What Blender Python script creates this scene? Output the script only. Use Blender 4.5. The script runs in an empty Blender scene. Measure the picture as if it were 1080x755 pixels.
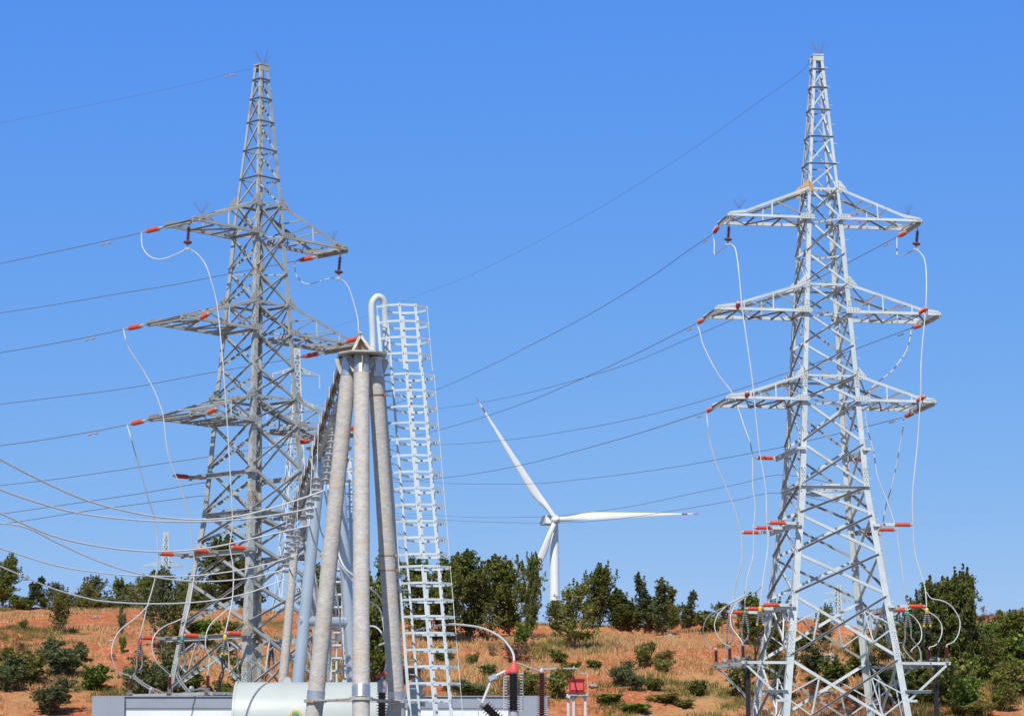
import bpy, math, random
import numpy as np
from mathutils import Vector, Matrix, noise as mnoise
R = math.radians
C = bpy.context.scene
col = C.collection

# ------------------------------------------------------------------ camera
EYE = 1.7
F, PITCH = 2691.15, 0.157            # focal length in photo pixels (1080 wide), upward tilt
cam = bpy.data.cameras.new('camera')
cam.sensor_width = 36
cam.lens = 36 * F / 1080
cam.clip_start = 0.5
cam.clip_end = 9000
camo = bpy.data.objects.new('camera', cam)
col.objects.link(camo)
camo.location = (0, 0, EYE)
camo.rotation_euler = (math.pi / 2 + PITCH, 0, 0)
C.camera = camo

# ------------------------------------------------------------------ light
SUN_EL, SUN_AZ = R(50), R(13.5)        # azimuth: behind the camera, a little to the left
w = bpy.data.worlds.new('World')
C.world = w
w.use_nodes = True
nt = w.node_tree
bg = nt.nodes['Background']
sky = nt.nodes.new('ShaderNodeTexSky')
sky.sky_type = 'NISHITA'
sky.sun_disc = False
sky.sun_elevation = SUN_EL
sky.sun_rotation = math.pi + SUN_AZ
sky.altitude = 1800
sky.air_density = 1.0
sky.dust_density = 0.0
sky.ozone_density = 4.0
# clear dry-season air: the low sky is a deeper, more even blue than the model's default
def wn(op, a, b=None):
    n = nt.nodes.new('ShaderNodeMath'); n.operation = op
    for k_, v_ in enumerate((a, b)):
        if v_ is None: continue
        if isinstance(v_, (int, float)): n.inputs[k_].default_value = v_
        else: nt.links.new(v_, n.inputs[k_])
    return n.outputs[0]
sep = nt.nodes.new('ShaderNodeSeparateColor'); nt.links.new(sky.outputs[0], sep.inputs[0])
cmb = nt.nodes.new('ShaderNodeCombineColor')
for k_, (g_, a_) in enumerate(((0.98, 0.70), (0.56, 1.777), (0.02, 8.28))):
    nt.links.new(wn('MULTIPLY', wn('POWER', sep.outputs[k_], g_), a_), cmb.inputs[k_])
tcw = nt.nodes.new('ShaderNodeTexCoord'); sxyz = nt.nodes.new('ShaderNodeSeparateXYZ'); nt.links.new(tcw.outputs['Generated'], sxyz.inputs[0])
mrw = nt.nodes.new('ShaderNodeMapRange'); mrw.inputs[1].default_value = 0.30; mrw.inputs[2].default_value = 0.50; nt.links.new(sxyz.outputs[2], mrw.inputs[0])
mxw = nt.nodes.new('ShaderNodeMix'); mxw.data_type = 'RGBA'
nt.links.new(mrw.outputs[0], mxw.inputs[0]); nt.links.new(cmb.outputs[0], mxw.inputs[6]); nt.links.new(sky.outputs[0], mxw.inputs[7])
nt.links.new(mxw.outputs[2], bg.inputs[0])
bg.inputs[1].default_value = 0.10
sd = Vector((-math.sin(SUN_AZ) * math.cos(SUN_EL), -math.cos(SUN_AZ) * math.cos(SUN_EL), math.sin(SUN_EL)))
sl = bpy.data.lights.new('sun', 'SUN')
sl.energy = 4.8
sl.angle = R(0.5)
sl.color = (1, 0.955, 0.88)
so = bpy.data.objects.new('sun', sl)
col.objects.link(so)
so.location = (-20, -60, 80)
so.rotation_euler = sd.to_track_quat('Z', 'Y').to_euler()
C.view_settings.view_transform = 'Standard'
C.view_settings.look = 'None'
C.view_settings.gamma = 1
C.view_settings.exposure = 0.0
try: C.view_settings.use_curve_mapping = False
except Exception: pass

# ------------------------------------------------------------------ helpers
CP, SP = math.cos(PITCH), math.sin(PITCH)
def ray(px, py):
    u = (px - 540) / F; v = (377.5 - py) / F
    return Vector((u, CP - v * SP, SP + v * CP))
def at(px, py, Y):
    """world point at ground distance Y that stands where the photo shows it"""
    d = ray(px, py)
    return Vector((0, 0, EYE)) + d * (Y / d.y)

class MB:
    def __init__(s): s.v = []; s.f = []; s.m = []; s.mi = 0
    def add(s, vs, fs):
        o = len(s.v); s.v += [tuple(a) for a in vs]
        s.f += [tuple(i + o for i in f) for f in fs]; s.m += [s.mi] * len(fs)
    def prism(s, sec, p, q, d1, d2):
        n = len(sec)
        vs = [p + d1 * a + d2 * b for a, b in sec] + [q + d1 * a + d2 * b for a, b in sec]
        fs = [(i, (i + 1) % n, n + (i + 1) % n, n + i) for i in range(n)]
        fs += [tuple(range(n))[::-1], tuple(range(n, 2 * n))]
        s.add(vs, fs)
    def bar(s, p, q, w, h=None, up=Vector((0, 0, 1))):
        h = h or w
        ax = (q - p).normalized()
        if abs(ax.dot(up)) > 0.98: up = Vector((0, 1, 0))
        d1 = ax.cross(up).normalized(); d2 = d1.cross(ax).normalized()
        s.prism([(-w/2, -h/2), (w/2, -h/2), (w/2, h/2), (-w/2, h/2)], p, q, d1, d2)
    def ang(s, p, q, w, d1, d2, t=None, w2=None):
        """steel angle: corner on the line p-q, flanges along d1 and d2"""
        t = t or max(0.012, w * 0.11); w2 = w2 or w
        ax = (q - p).normalized()
        d1 = (d1 - ax * d1.dot(ax)).normalized()
        d2 = d2 - ax * d2.dot(ax); d2 = (d2 - d1 * d2.dot(d1)).normalized()
        s.prism([(0, 0), (w, 0), (w, t), (t, t), (t, w2), (0, w2)], p, q, d1, d2)
    def box(s, c, sx, sy, sz, X=Vector((1, 0, 0)), Y=Vector((0, 1, 0)), Z=Vector((0, 0, 1))):
        s.prism([(-sx/2, -sy/2), (sx/2, -sy/2), (sx/2, sy/2), (-sx/2, sy/2)], c - Z * sz / 2, c + Z * sz / 2, X, Y)
    def plate(s, pts, t, nrm):
        n = len(pts); nrm = nrm.normalized()
        vs = [p - nrm * t / 2 for p in pts] + [p + nrm * t / 2 for p in pts]
        fs = [(i, (i + 1) % n, n + (i + 1) % n, n + i) for i in range(n)] + [tuple(range(n))[::-1], tuple(range(n, 2 * n))]
        s.add(vs, fs)
    def lathe(s, p, q, prof, n=14):
        """prof: (t along p-q 0..1, radius)"""
        ax = q - p; a = ax.normalized()
        d1 = a.cross(Vector((0, 0, 1)) if abs(a.z) < 0.9 else Vector((1, 0, 0))).normalized(); d2 = a.cross(d1)
        vs = []; fs = []
        for t, r in prof:
            for k in range(n):
                th = 2 * math.pi * k / n
                vs.append(p + ax * t + (d1 * math.cos(th) + d2 * math.sin(th)) * max(r, 1e-4))
        for i in range(len(prof) - 1):
            for k in range(n):
                fs.append((i*n + k, i*n + (k+1) % n, (i+1)*n + (k+1) % n, (i+1)*n + k))
        fs.append(tuple(range(n))[::-1]); fs.append(tuple(range((len(prof)-1)*n, len(prof)*n)))
        s.add(vs, fs)
    def cyl(s, p, q, r, r2=None, n=14): s.lathe(p, q, [(0, r), (1, r if r2 is None else r2)], n)
    def tube(s, pts, r, n=6):
        vs = []; fs = []; up = None
        for i, p in enumerate(pts):
            a = (pts[min(i+1, len(pts)-1)] - pts[max(i-1, 0)]).normalized()
            if up is None: up = a.cross(Vector((0.3, 0.2, 1))).normalized()
            d1 = (up - a * up.dot(a)).normalized(); d2 = a.cross(d1); up = d1
            rr = r[i] if isinstance(r, (list, tuple)) else r
            for k in range(n):
                th = 2 * math.pi * k / n
                vs.append(p + (d1 * math.cos(th) + d2 * math.sin(th)) * rr)
        for i in range(len(pts) - 1):
            for k in range(n):
                fs.append((i*n + k, i*n + (k+1) % n, (i+1)*n + (k+1) % n, (i+1)*n + k))
        fs.append(tuple(range(n))[::-1]); fs.append(tuple(range((len(pts)-1)*n, len(pts)*n)))
        s.add(vs, fs)
    def mesh(s, name, mats, smooth=False, origin=Vector((0, 0, 0))):
        me = bpy.data.meshes.new(name)
        me.from_pydata([(a[0]-origin.x, a[1]-origin.y, a[2]-origin.z) for a in s.v], [], s.f)
        if not isinstance(mats, (list, tuple)): mats = [mats]
        for m in mats: me.materials.append(m)
        if len(mats) > 1: me.polygons.foreach_set('material_index', s.m)
        if smooth:
            me.polygons.foreach_set('use_smooth', [True] * len(me.polygons))
            try: me.set_sharp_from_angle(angle=R(40))
            except Exception: pass
        me.update()
        return me
    def build(s, name, mats, parent=None, smooth=False, origin=None):
        """mesh object; vertices were given in world space"""
        o0 = origin if origin is not None else (parent_origin(parent) if parent else (Vector(s.v[0]) if s.v else Vector()))
        o = bpy.data.objects.new(name, s.mesh(name, mats, smooth, o0)); col.objects.link(o)
        if parent: o.parent = parent; o.location = o0 - parent_origin(parent)
        else: o.location = o0
        return o
def parent_origin(o):
    p = Vector(o.location)
    while o.parent: o = o.parent; p = p + Vector(o.location)
    return p
def tag(o, label, cat, group=None, kind=None):
    o['label'] = label; o['category'] = cat
    if group: o['group'] = group
    if kind: o['kind'] = kind
    return o
def empty(name, loc, label, cat, group=None):
    o = bpy.data.objects.new(name, None); col.objects.link(o); o.location = loc; o.empty_display_size = 0.3
    return tag(o, label, cat, group)
def struct(o): o['kind'] = 'structure'; return o
def smoothpath(P, k=6):
    """Catmull-Rom through the control points"""
    if len(P) < 3: return list(P)
    Q = [P[0]*2 - P[1]] + list(P) + [P[-1]*2 - P[-2]]; out = []
    for i in range(1, len(Q) - 2):
        a, b, c, d = Q[i-1], Q[i], Q[i+1], Q[i+2]
        for j in range(k):
            t = j / k
            out.append(0.5 * ((b*2) + (c - a)*t + (a*2 - b*5 + c*4 - d)*t*t + (b*3 - a - c*3 + d)*t*t*t))
    out.append(P[-1]); return out

# ------------------------------------------------------------------ materials
def mat(name, base, rough=0.6, metal=0.0, var=None, scale=3.0, detail=5, bump=0.0, bscale=None,
        stains=None, sscale=1.2, slo=0.62, shi=0.75, coord='Object', island=None, trans=0.0, stretch=None, spec=None):
    m = bpy.data.materials.new(name); m.use_nodes = True
    t = m.node_tree; L = t.links.new; N = t.nodes.new
    b = t.nodes['Principled BSDF']
    b.inputs['Roughness'].default_value = rough; b.inputs['Metallic'].default_value = metal
    if spec is not None: b.inputs['Specular IOR Level'].default_value = spec
    b.inputs['Base Color'].default_value = (*base, 1)
    tc = N('ShaderNodeTexCoord'); vec = tc.outputs[coord]
    if stretch:
        mp = N('ShaderNodeMapping'); mp.inputs['Scale'].default_value = stretch; L(vec, mp.inputs[0]); vec = mp.outputs[0]
    cur = None
    if var:
        n = N('ShaderNodeTexNoise'); n.inputs['Scale'].default_value = scale; n.inputs['Detail'].default_value = detail; L(vec, n.inputs['Vector'])
        r = N('ShaderNodeValToRGB'); r.color_ramp.elements[0].position = 0.33; r.color_ramp.elements[1].position = 0.67
        r.color_ramp.elements[0].color = (*base, 1); r.color_ramp.elements[1].color = (*var, 1); L(n.outputs[0], r.inputs[0]); cur = r.outputs[0]
    if stains:
        n = N('ShaderNodeTexNoise'); n.inputs['Scale'].default_value = sscale; n.inputs['Detail'].default_value = 8; n.inputs['Roughness'].default_value = 0.65; L(vec, n.inputs['Vector'])
        r = N('ShaderNodeValToRGB'); r.color_ramp.elements[0].position = slo; r.color_ramp.elements[1].position = shi
        r.color_ramp.elements[0].color = (0, 0, 0, 1); r.color_ramp.elements[1].color = (1, 1, 1, 1); L(n.outputs[0], r.inputs[0])
        mx = N('ShaderNodeMix'); mx.data_type = 'RGBA'; L(r.outputs[0], mx.inputs[0])
        if cur: L(cur, mx.inputs[6])
        else: mx.inputs[6].default_value = (*base, 1)
        mx.inputs[7].default_value = (*stains, 1); cur = mx.outputs[2]
    if island:
        g = N('ShaderNodeNewGeometry'); r = N('ShaderNodeValToRGB')
        el = r.color_ramp.elements
        while len(el) < len(island): el.new(0.5)
        for i, cc in enumerate(island): el[i].position = i / (len(island) - 1); el[i].color = (*cc, 1)
        L(g.outputs['Random Per Island'], r.inputs[0]); cur = r.outputs[0]
        oi = N('ShaderNodeObjectInfo'); hs = N('ShaderNodeHueSaturation')
        mr = N('ShaderNodeMapRange'); mr.inputs[3].default_value = 0.95; mr.inputs[4].default_value = 1.55; L(oi.outputs['Random'], mr.inputs[0]); L(mr.outputs[0], hs.inputs['Value'])
        L(cur, hs.inputs['Color']); cur = hs.outputs[0]
    if cur: L(cur, b.inputs['Base Color'])
    if bump:
        n = N('ShaderNodeTexNoise'); n.inputs['Scale'].default_value = bscale or scale * 4; n.inputs['Detail'].default_value = 4; L(vec, n.inputs['Vector'])
        bp = N('ShaderNodeBump'); bp.inputs['Strength'].default_value = bump; bp.inputs['Distance'].default_value = 0.02
        L(n.outputs[0], bp.inputs['Height']); L(bp.outputs[0], b.inputs['Normal'])
    if trans:
        tr = N('ShaderNodeBsdfTranslucent'); ms = N('ShaderNodeMixShader'); ms.inputs[0].default_value = trans
        if cur: L(cur, tr.inputs[0])
        else: tr.inputs[0].default_value = (*base, 1)
        L(b.outputs[0], ms.inputs[1]); L(tr.outputs[0], ms.inputs[2]); L(ms.outputs[0], t.nodes['Material Output'].inputs[0])
    return m
STEEL_N = mat('galvanised_bright', (0.46, 0.51, 0.51), 0.5, 0.0, var=(0.59, 0.63, 0.62), scale=1.5, stains=(0.40, 0.36, 0.27), sscale=0.9, slo=0.62, shi=0.74, coord='Object')
STEEL_O = mat('galvanised_weathered', (0.34, 0.36, 0.335), 0.6, 0.0, var=(0.45, 0.475, 0.45), scale=1.3, stains=(0.36, 0.24, 0.13), sscale=1.3, slo=0.54, shi=0.66)
STEEL_D = mat('dark_weathered_steel', (0.13, 0.115, 0.10), 0.7, 0.0, var=(0.20, 0.17, 0.14), scale=3)
BRACE_SHADE = mat('galvanised_shade_brown', (0.27, 0.27, 0.25), 0.65, 0.0, var=(0.38, 0.38, 0.36), scale=2, stains=(0.26, 0.17, 0.10), sscale=1.0, slo=0.52, shi=0.66)  # brace steel darkened to paint in the shade on undersides, plus brown stains
RUSTP = mat('rusty_plate', (0.62, 0.42, 0.24), 0.75, 0, var=(0.45, 0.25, 0.11), scale=9, stains=(0.7, 0.62, 0.5), sscale=5)
PAINTED = mat('ladder_white_paint', (0.52, 0.58, 0.60), 0.45, 0.0, var=(0.62, 0.67, 0.68), scale=2.5, stains=(0.42, 0.35, 0.24), sscale=2.2, slo=0.60, shi=0.72)
PIPE = mat('blue_grey_steel_pipe', (0.42, 0.49, 0.53), 0.30, 0.35, var=(0.50, 0.57, 0.60), scale=1.2, stains=(0.45, 0.44, 0.38), sscale=1.3, slo=0.62, shi=0.8)
CONC = mat('spun_concrete', (0.41, 0.385, 0.35), 0.85, 0, var=(0.53, 0.50, 0.455), scale=5.5, detail=10, stains=(0.47, 0.38, 0.26), sscale=1.3, slo=0.56, shi=0.70, bump=0.7, bscale=14, stretch=(1.3, 1.3, 2.4))
SLEEVE = mat('bright_steel_sleeve', (0.62, 0.62, 0.60), 0.33, 0.7, var=(0.5, 0.5, 0.49), scale=8)
CAPST = mat('cap_plate_steel', (0.52, 0.50, 0.44), 0.6, 0.0, var=(0.42, 0.39, 0.33), scale=3, stains=(0.32, 0.20, 0.11), sscale=2.5, slo=0.54, shi=0.68)
RUST = mat('rusted_steel', (0.27, 0.15, 0.09), 0.8, 0, var=(0.38, 0.25, 0.17), scale=5)
SIL = mat('orange_silicone', (0.55, 0.075, 0.028), 0.45, 0, var=(0.66, 0.10, 0.04), scale=8)
SILD = mat('dark_red_silicone', (0.15, 0.03, 0.022), 0.45, 0, var=(0.22, 0.05, 0.035), scale=8)
BRWN = mat('brown_porcelain', (0.035, 0.018, 0.014), 0.2, 0)
DISCM = mat('grey_disc_porcelain', (0.55, 0.56, 0.54), 0.3, 0, var=(0.42, 0.42, 0.40), scale=5)
FIT = mat('hot_dip_fitting', (0.50, 0.51, 0.50), 0.5, 0.3, var=(0.38, 0.38, 0.37), scale=10)
ALU = mat('aluminium_conductor', (0.62, 0.62, 0.60), 0.5, 0.0, var=(0.50, 0.51, 0.49), scale=2)
ALU_SUNLIT = mat('sunlit_aluminium_conductor', (0.80, 0.79, 0.76), 0.5, 0.0, var=(0.70, 0.70, 0.68), scale=2)  # paler copy of the conductor colour, sunlight on the slack spans painted in
WIRE = mat('dark_line_wire', (0.13, 0.13, 0.13), 0.6, 0.0)
BLK = mat('black_cable_jacket', (0.02, 0.02, 0.022), 0.5)
GREYC = mat('grey_cable_sleeve', (0.22, 0.22, 0.22), 0.6)
YEL = mat('yellow_phase_band', (0.75, 0.48, 0.02), 0.5)
GRN = mat('green_phase_band', (0.03, 0.28, 0.14), 0.5)
REDB = mat('red_phase_band', (0.62, 0.10, 0.09), 0.5)
PINK = mat('faded_red_cover', (0.72, 0.10, 0.09), 0.55, var=(0.62, 0.07, 0.06), scale=12)
TANK = mat('tank_pale_grey_paint', (0.44, 0.48, 0.465), 0.45, 0, var=(0.48, 0.52, 0.50), scale=1.4, stains=(0.42, 0.42, 0.36), sscale=1.6, slo=0.66, shi=0.8)
TRIM = mat('cabin_grey_trim', (0.27, 0.29, 0.34), 0.6, 0, var=(0.30, 0.32, 0.37), scale=1.2, bump=0.15, bscale=30)
WALLW = mat('cabin_white_wall', (0.80, 0.81, 0.84), 0.6, 0, var=(0.74, 0.75, 0.78), scale=0.8)
REDBOX = mat('red_painted_box', (0.34, 0.018, 0.016), 0.35, 0, var=(0.28, 0.015, 0.014), scale=5)
TURB = mat('turbine_white', (0.80, 0.80, 0.80), 0.4)
TURBR = mat('turbine_red_band', (0.48, 0.04, 0.05), 0.5)
BARK = mat('bark', (0.14, 0.10, 0.07), 0.9, 0, var=(0.24, 0.18, 0.13), scale=6, bump=0.6)
ROCK = mat('pale_rock', (0.42, 0.38, 0.35), 0.9, 0, var=(0.26, 0.23, 0.21), scale=2, detail=8, bump=0.8)
LEAF = {
 'dark': mat('leaf_dark_green', (0.05, 0.08, 0.02), 0.55, island=[(0.055, 0.078, 0.014), (0.105, 0.135, 0.022), (0.17, 0.195, 0.034), (0.25, 0.25, 0.05)], trans=0.45),
 'olive': mat('leaf_olive', (0.08, 0.09, 0.03), 0.55, island=[(0.08, 0.10, 0.022), (0.14, 0.165, 0.034), (0.22, 0.235, 0.05), (0.30, 0.26, 0.07)], trans=0.45),
 'grey': mat('leaf_grey_green', (0.07, 0.09, 0.05), 0.6, island=[(0.07, 0.095, 0.038), (0.12, 0.15, 0.06), (0.19, 0.21, 0.085)], trans=0.45),
 'bright': mat('leaf_bright_green', (0.06, 0.14, 0.02), 0.5, island=[(0.06, 0.10, 0.014), (0.11, 0.17, 0.02), (0.18, 0.24, 0.035)], trans=0.35),
 'dry': mat('leaf_dry_twig', (0.16, 0.09, 0.06), 0.8, island=[(0.12, 0.07, 0.045), (0.22, 0.13, 0.08)], trans=0.2),
}

# ------------------------------------------------------------------ terrain
YS = [(-100, 0), (0, 0), (95, 0.1), (108, 1.0), (117, 3.6), (128, 6.3), (133, 6.8), (136, 7.7), (150, 9.0), (164, 9.85), (172, 10.15), (185, 9.5), (230, 7.2), (420, 5), (4000, 5)]
yk = np.array([a for a, b in YS]); zk = np.array([b for a, b in YS])
def sstep(a, b, x):
    t = min(1, max(0, (x - a) / (b - a))); return t * t * (3 - 2 * t)
def ground(x, y):
    yy = y + (3.5 * mnoise.noise(Vector((x * 0.045, 3.1, 0))) + 1.2 * mnoise.noise(Vector((x * 0.2, 9.1, 0)))) * sstep(112, 126, y)
    z = float(np.interp(yy, yk, zk))
    k = sstep(110, 130, y) * (1 - sstep(400, 900, y))
    z += k * (0.55 * mnoise.noise(Vector((x * 0.07, y * 0.07, 1))) + 0.22 * mnoise.noise(Vector((x * 0.33, y * 0.33, 2))) + 0.10 * mnoise.noise(Vector((x * 1.1, y * 1.1, 5))))
    z -= 0.9 * math.exp(-((x - 21.3) / 3.2) ** 2) * sstep(145, 165, y)
    z += 0.35 * math.exp(-((x - 11.5) / 4.5) ** 2) * sstep(145, 165, y)
    z += 0.4 * sstep(25, 32, x) * sstep(118, 135, y) * (1 - sstep(400, 900, y))
    z += 1.4 * (1 - sstep(-9, -3, x)) * sstep(136, 164, y) * (1 - sstep(400, 900, y))
    # a low bank cut in the slope, as between the terraces
    z += 0.7 * sstep(-0.3, 0.3, (y - (152 + 2.5 * math.sin(x * 0.21) + x * 0.05)) * 0.6) * sstep(-12, -4, x)
    z -= 0.7 * sstep(-12, -4, x) * sstep(156, 172, y)
    return z
def terrain():
    def axis(lo, hi, st, outer):
        a = list(np.arange(lo, hi + 1e-6, st)); s = st * 2; p = hi
        while p < outer[1]: p += s; a.append(p); s *= 1.35
        s = st * 2; p = lo
        while p > outer[0]: p -= s; a.insert(0, p); s *= 1.35
        return a
    xs = axis(-48, 52, 0.4, (-4000, 4000)); ys = axis(104, 184, 0.4, (-300, 6000))
    vs = [(x, y, ground(x, y)) for y in ys for x in xs]; nx = len(xs)
    fs = [(j*nx + i, j*nx + i + 1, (j+1)*nx + i + 1, (j+1)*nx + i) for j in range(len(ys)-1) for i in range(nx-1)]
    me = bpy.data.meshes.new('ground'); me.from_pydata(vs, [], fs)
    me.polygons.foreach_set('use_smooth', [True] * len(fs))
    m = bpy.data.materials.new('red_earth'); m.use_nodes = True; t = m.node_tree; L = t.links.new; N = t.nodes.new
    b = t.nodes['Principled BSDF']; b.inputs['Roughness'].default_value = 0.95; b.inputs['Specular IOR Level'].default_value = 0.1
    g = N('ShaderNodeNewGeometry')
    mp = N('ShaderNodeMapping'); mp.inputs['Scale'].default_value = (1, 0.55, 1); L(g.outputs['Position'], mp.inputs[0])
    def nz(sc, d=6, v=None, ro=0.6):
        n = N('ShaderNodeTexNoise'); n.inputs['Scale'].default_value = sc; n.inputs['Detail'].default_value = d; n.inputs['Roughness'].default_value = ro
        L(v or mp.outputs[0], n.inputs['Vector']); return n.outputs[0]
    def ramp(i, a, b_, ca=(0, 0, 0), cb=(1, 1, 1)):
        r = N('ShaderNodeValToRGB'); e = r.color_ramp.elements; e[0].position = a; e[1].position = b_; e[0].color = (*ca, 1); e[1].color = (*cb, 1); L(i, r.inputs[0]); return r.outputs[0]
    def mix(f, a, b_):
        x = N('ShaderNodeMix'); x.data_type = 'RGBA'; L(f, x.inputs[0])
        for s, k in ((a, 6), (b_, 7)):
            if isinstance(s, tuple): x.inputs[k].default_value = (*s, 1)
            else: L(s, x.inputs[k])
        return x.outputs[2]
    soil = ramp(nz(1.6, 8), 0.35, 0.68, (0.38, 0.105, 0.040), (0.51, 0.185, 0.085))
    soil = mix(ramp(nz(5.0, 5), 0.52, 0.62), soil, (0.50, 0.27, 0.15))
    straw = ramp(nz(3.3, 6), 0.35, 0.66, (0.40, 0.19, 0.08), (0.50, 0.30, 0.14))
    c = mix(ramp(nz(0.16, 7), 0.48, 0.62), soil, straw)
    green = ramp(nz(4.1, 6), 0.35, 0.65, (0.07, 0.085, 0.02), (0.16, 0.15, 0.045))
    c = mix(ramp(nz(0.28, 8, ro=0.7), 0.55, 0.66), c, green)
    # off the red slope: grey gravel yard in front, dull green-brown fields far behind
    sx = N('ShaderNodeSeparateXYZ'); L(g.outputs['Position'], sx.inputs[0])
    def step_(lo, hi):
        r = N('ShaderNodeMapRange'); r.inputs[1].default_value = lo; r.inputs[2].default_value = hi; L(sx.outputs[1], r.inputs[0]); return r.outputs[0]
    gravel = ramp(nz(6, 6), 0.35, 0.65, (0.20, 0.20, 0.19), (0.32, 0.31, 0.29))
    fields = ramp(nz(0.05, 6), 0.4, 0.6, (0.07, 0.09, 0.04), (0.17, 0.15, 0.08))
    c = mix(step_(108, 110), gravel, c)
    c = mix(step_(188, 200), c, fields)
    L(c, b.inputs['Base Color'])
    bp = N('ShaderNodeBump'); bp.inputs['Strength'].default_value = 0.9; bp.inputs['Distance'].default_value = 0.12
    L(nz(3.0, 10, g.outputs['Position'], 0.7), bp.inputs['Height']); L(bp.outputs[0], b.inputs['Normal'])
    me.materials.append(m)
    o = bpy.data.objects.new('ground', me); col.objects.link(o); struct(o)
terrain()

# ------------------------------------------------------------------ lattice pylons
ZP, ZA1T, ZA1B, ZA2T, ZA2B, ZA3T, ZA3B, ZW = 29.66, 23.82, 22.48, 19.69, 18.48, 15.82, 14.75, 11.155
def width(z):
    if z >= ZA1B: return 1.5277 + (0.4035 - 1.5277) * (z - ZA1B) / (ZP - ZA1B)
    if z >= ZW: return 2.9023 + (1.5277 - 2.9023) * (z - ZW) / (ZA1B - ZW)
    return 2.9023 + 0.256 * (ZW - z)
ARMS = [(ZA1T, ZA1B, 4.20, 'top'), (ZA2T, ZA2B, 4.83, 'middle'), (ZA3T, ZA3B, 4.46, 'bottom')]
class Tower:
    def __init__(s, X, Y, rot, dz, side, steel, brace, desc, cols):
        s.O = Vector((X, Y, dz + EYE)); s.u = Vector((math.cos(rot), math.sin(rot), 0)); s.n = Vector((math.sin(rot), -math.cos(rot), 0))
        s.side = side; s.st = steel; s.br = brace; s.desc = desc; s.cols = cols
        s.gz = min(ground(X + a, Y + b) for a in (-3, 3) for b in (-3, 3)) - s.O.z - 0.15
    def pt(s, a, b, z): return s.O + s.u * a + s.n * b + Vector((0, 0, z))
    def onb(s, px, py, b):
        d = ray(px, py); o = s.O - Vector((0, 0, EYE)); t = (b + o.dot(s.n)) / d.dot(s.n)
        return Vector((0, 0, EYE)) + d * t
    def corner(s, sa, sb, z): h = width(z) / 2; return s.pt(sa * h, sb * h, z)
def build_tower(T):
    base = T.pt(0, 0, T.gz)
    root = empty('lattice_pylon', base, T.desc, 'power pylon', 'large steel lattice pylons')
    st, br = T.st, T.br
    zb = T.gz
    # legs
    for sa in (-1, 1):
        for sb in (-1, 1):
            m = MB()
            nodes = [zb, ZW - 3.6, ZW, ZA3B, ZA1B, ZP]
            wd = [0.27, 0.25, 0.22, 0.19, 0.12]
            for i in range(5):
                p, q = T.corner(sa, sb, nodes[i]), T.corner(sa, sb, nodes[i+1])
                if i: p = p + (q - p).normalized() * 0.003
                m.ang(p, q, wd[i], T.u * -sa, T.n * -sb, t=0.03 if wd[i] > .15 else .02)
            if (sa, sb) in ((-1, 1), (1, -1), (1, 1)):
                z = 3.5; k = 0
                while z < ZP - 0.4:
                    c = T.corner(sa, sb, z); d = (T.u * sa) if k % 2 else (T.n * sb)
                    m.bar(c - d * 0.01, c + d * 0.16, 0.022); z += 0.42; k += 1
            leg = m.build('leg', st, root)
            # bolted splice plates
            for zs, hgt, wpl in ((4.75, 1.1, 0.2), (ZW + 0.35, 0.9, 0.2), (ZA3B + 0.9, 0.7, 0.16), (ZA2B + 0.25, 0.6, .15)):
                sp = MB(); bo = MB()
                for dd, nn, sg in ((T.u * -sa, T.n * sb, 1), (T.n * -sb, T.u * sa, 1)):
                    p0 = T.corner(sa, sb, zs - hgt/2); p1 = T.corner(sa, sb, zs + hgt/2)
                    off = nn * 0.012
                    sp.plate([p0 + dd*0.012 + off, p0 + dd*wpl + off, p1 + dd*wpl + off, p1 + dd*0.012 + off], 0.014, nn)
                    k = 0; zz = 0.06
                    while zz < hgt - 0.03:
                        pp = p0.lerp(p1, zz / hgt)
                        for xx in ((0.06, 0.15) if k % 2 else (0.10, )):
                            c = pp + dd * xx * wpl / 0.2 + off
                            sp.mi = 1; sp.cyl(c, c + nn * 0.03, 0.017, n=6); sp.mi = 0
                        k += 1; zz += 0.085
                sp.build('splice_plate', [st, STEEL_D], leg)
    faces = [(T.u, T.n, (-1, 1), (1, 1)), (T.u * -1, T.n * -1, (1, -1), (-1, -1)), (T.n * -1, T.u, (1, 1), (1, -1)), (T.n, T.u * -1, (-1, -1), (-1, 1))]
    UP = Vector((0, 0, 1))
    def diag(m, c0, z0, c1, z1, nn, w, kind, md=None, tw=None):
        """kind A: flat flange showing; kind B: sits outside, with its shelf on top"""
        inset = 0.10
        p, q = T.corner(*c0, z0), T.corner(*c1, z1)
        if kind == 'B': p, q = p.lerp(q, .03), q.lerp(p, .03)
        v = (q - p)
        inplane = v.cross(nn).normalized()
        if inplane.z < 0: inplane = -inplane
        if kind == 'A':
            off = nn * -0.045; m.ang(p + off - inplane*w/2, q + off - inplane*w/2, w, inplane, nn * -1)
        else:
            off = nn * 0.006; m2 = md or m
            m2.ang(p + off + inplane*w/2, q + off + inplane*w/2, w*.85, inplane * -1, nn, w2=w*0.6)
    def horiz(m, ca, cb, z, nn, w=0.09, zo=0.0):
        p, q = T.corner(*ca, z), T.corner(*cb, z)
        m.ang(p + nn*0.004, q + nn*0.004, w, UP * -1, nn * 1, w2=w)
    secs = [
      ('peak_lattice', [ZP - 0.05, 29.07, 28.25, 27.27, 26.08, 24.89, ZA1T], 0.06, 'single'),
      ('upper_body_lattice', [ZA1T, ZA1B, 21.02, ZA2T, ZA2B, 17.09, ZA3T], 0.085, 'X'),
      ('middle_body_lattice', [ZA3T, ZA3B, 12.95, ZW], 0.10, 'X'),
      ('lower_body_lattice', [ZW, 10.0, 8.4, 6.7, 4.14, 1.06, zb], 0.115, 'X'),
    ]
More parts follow.
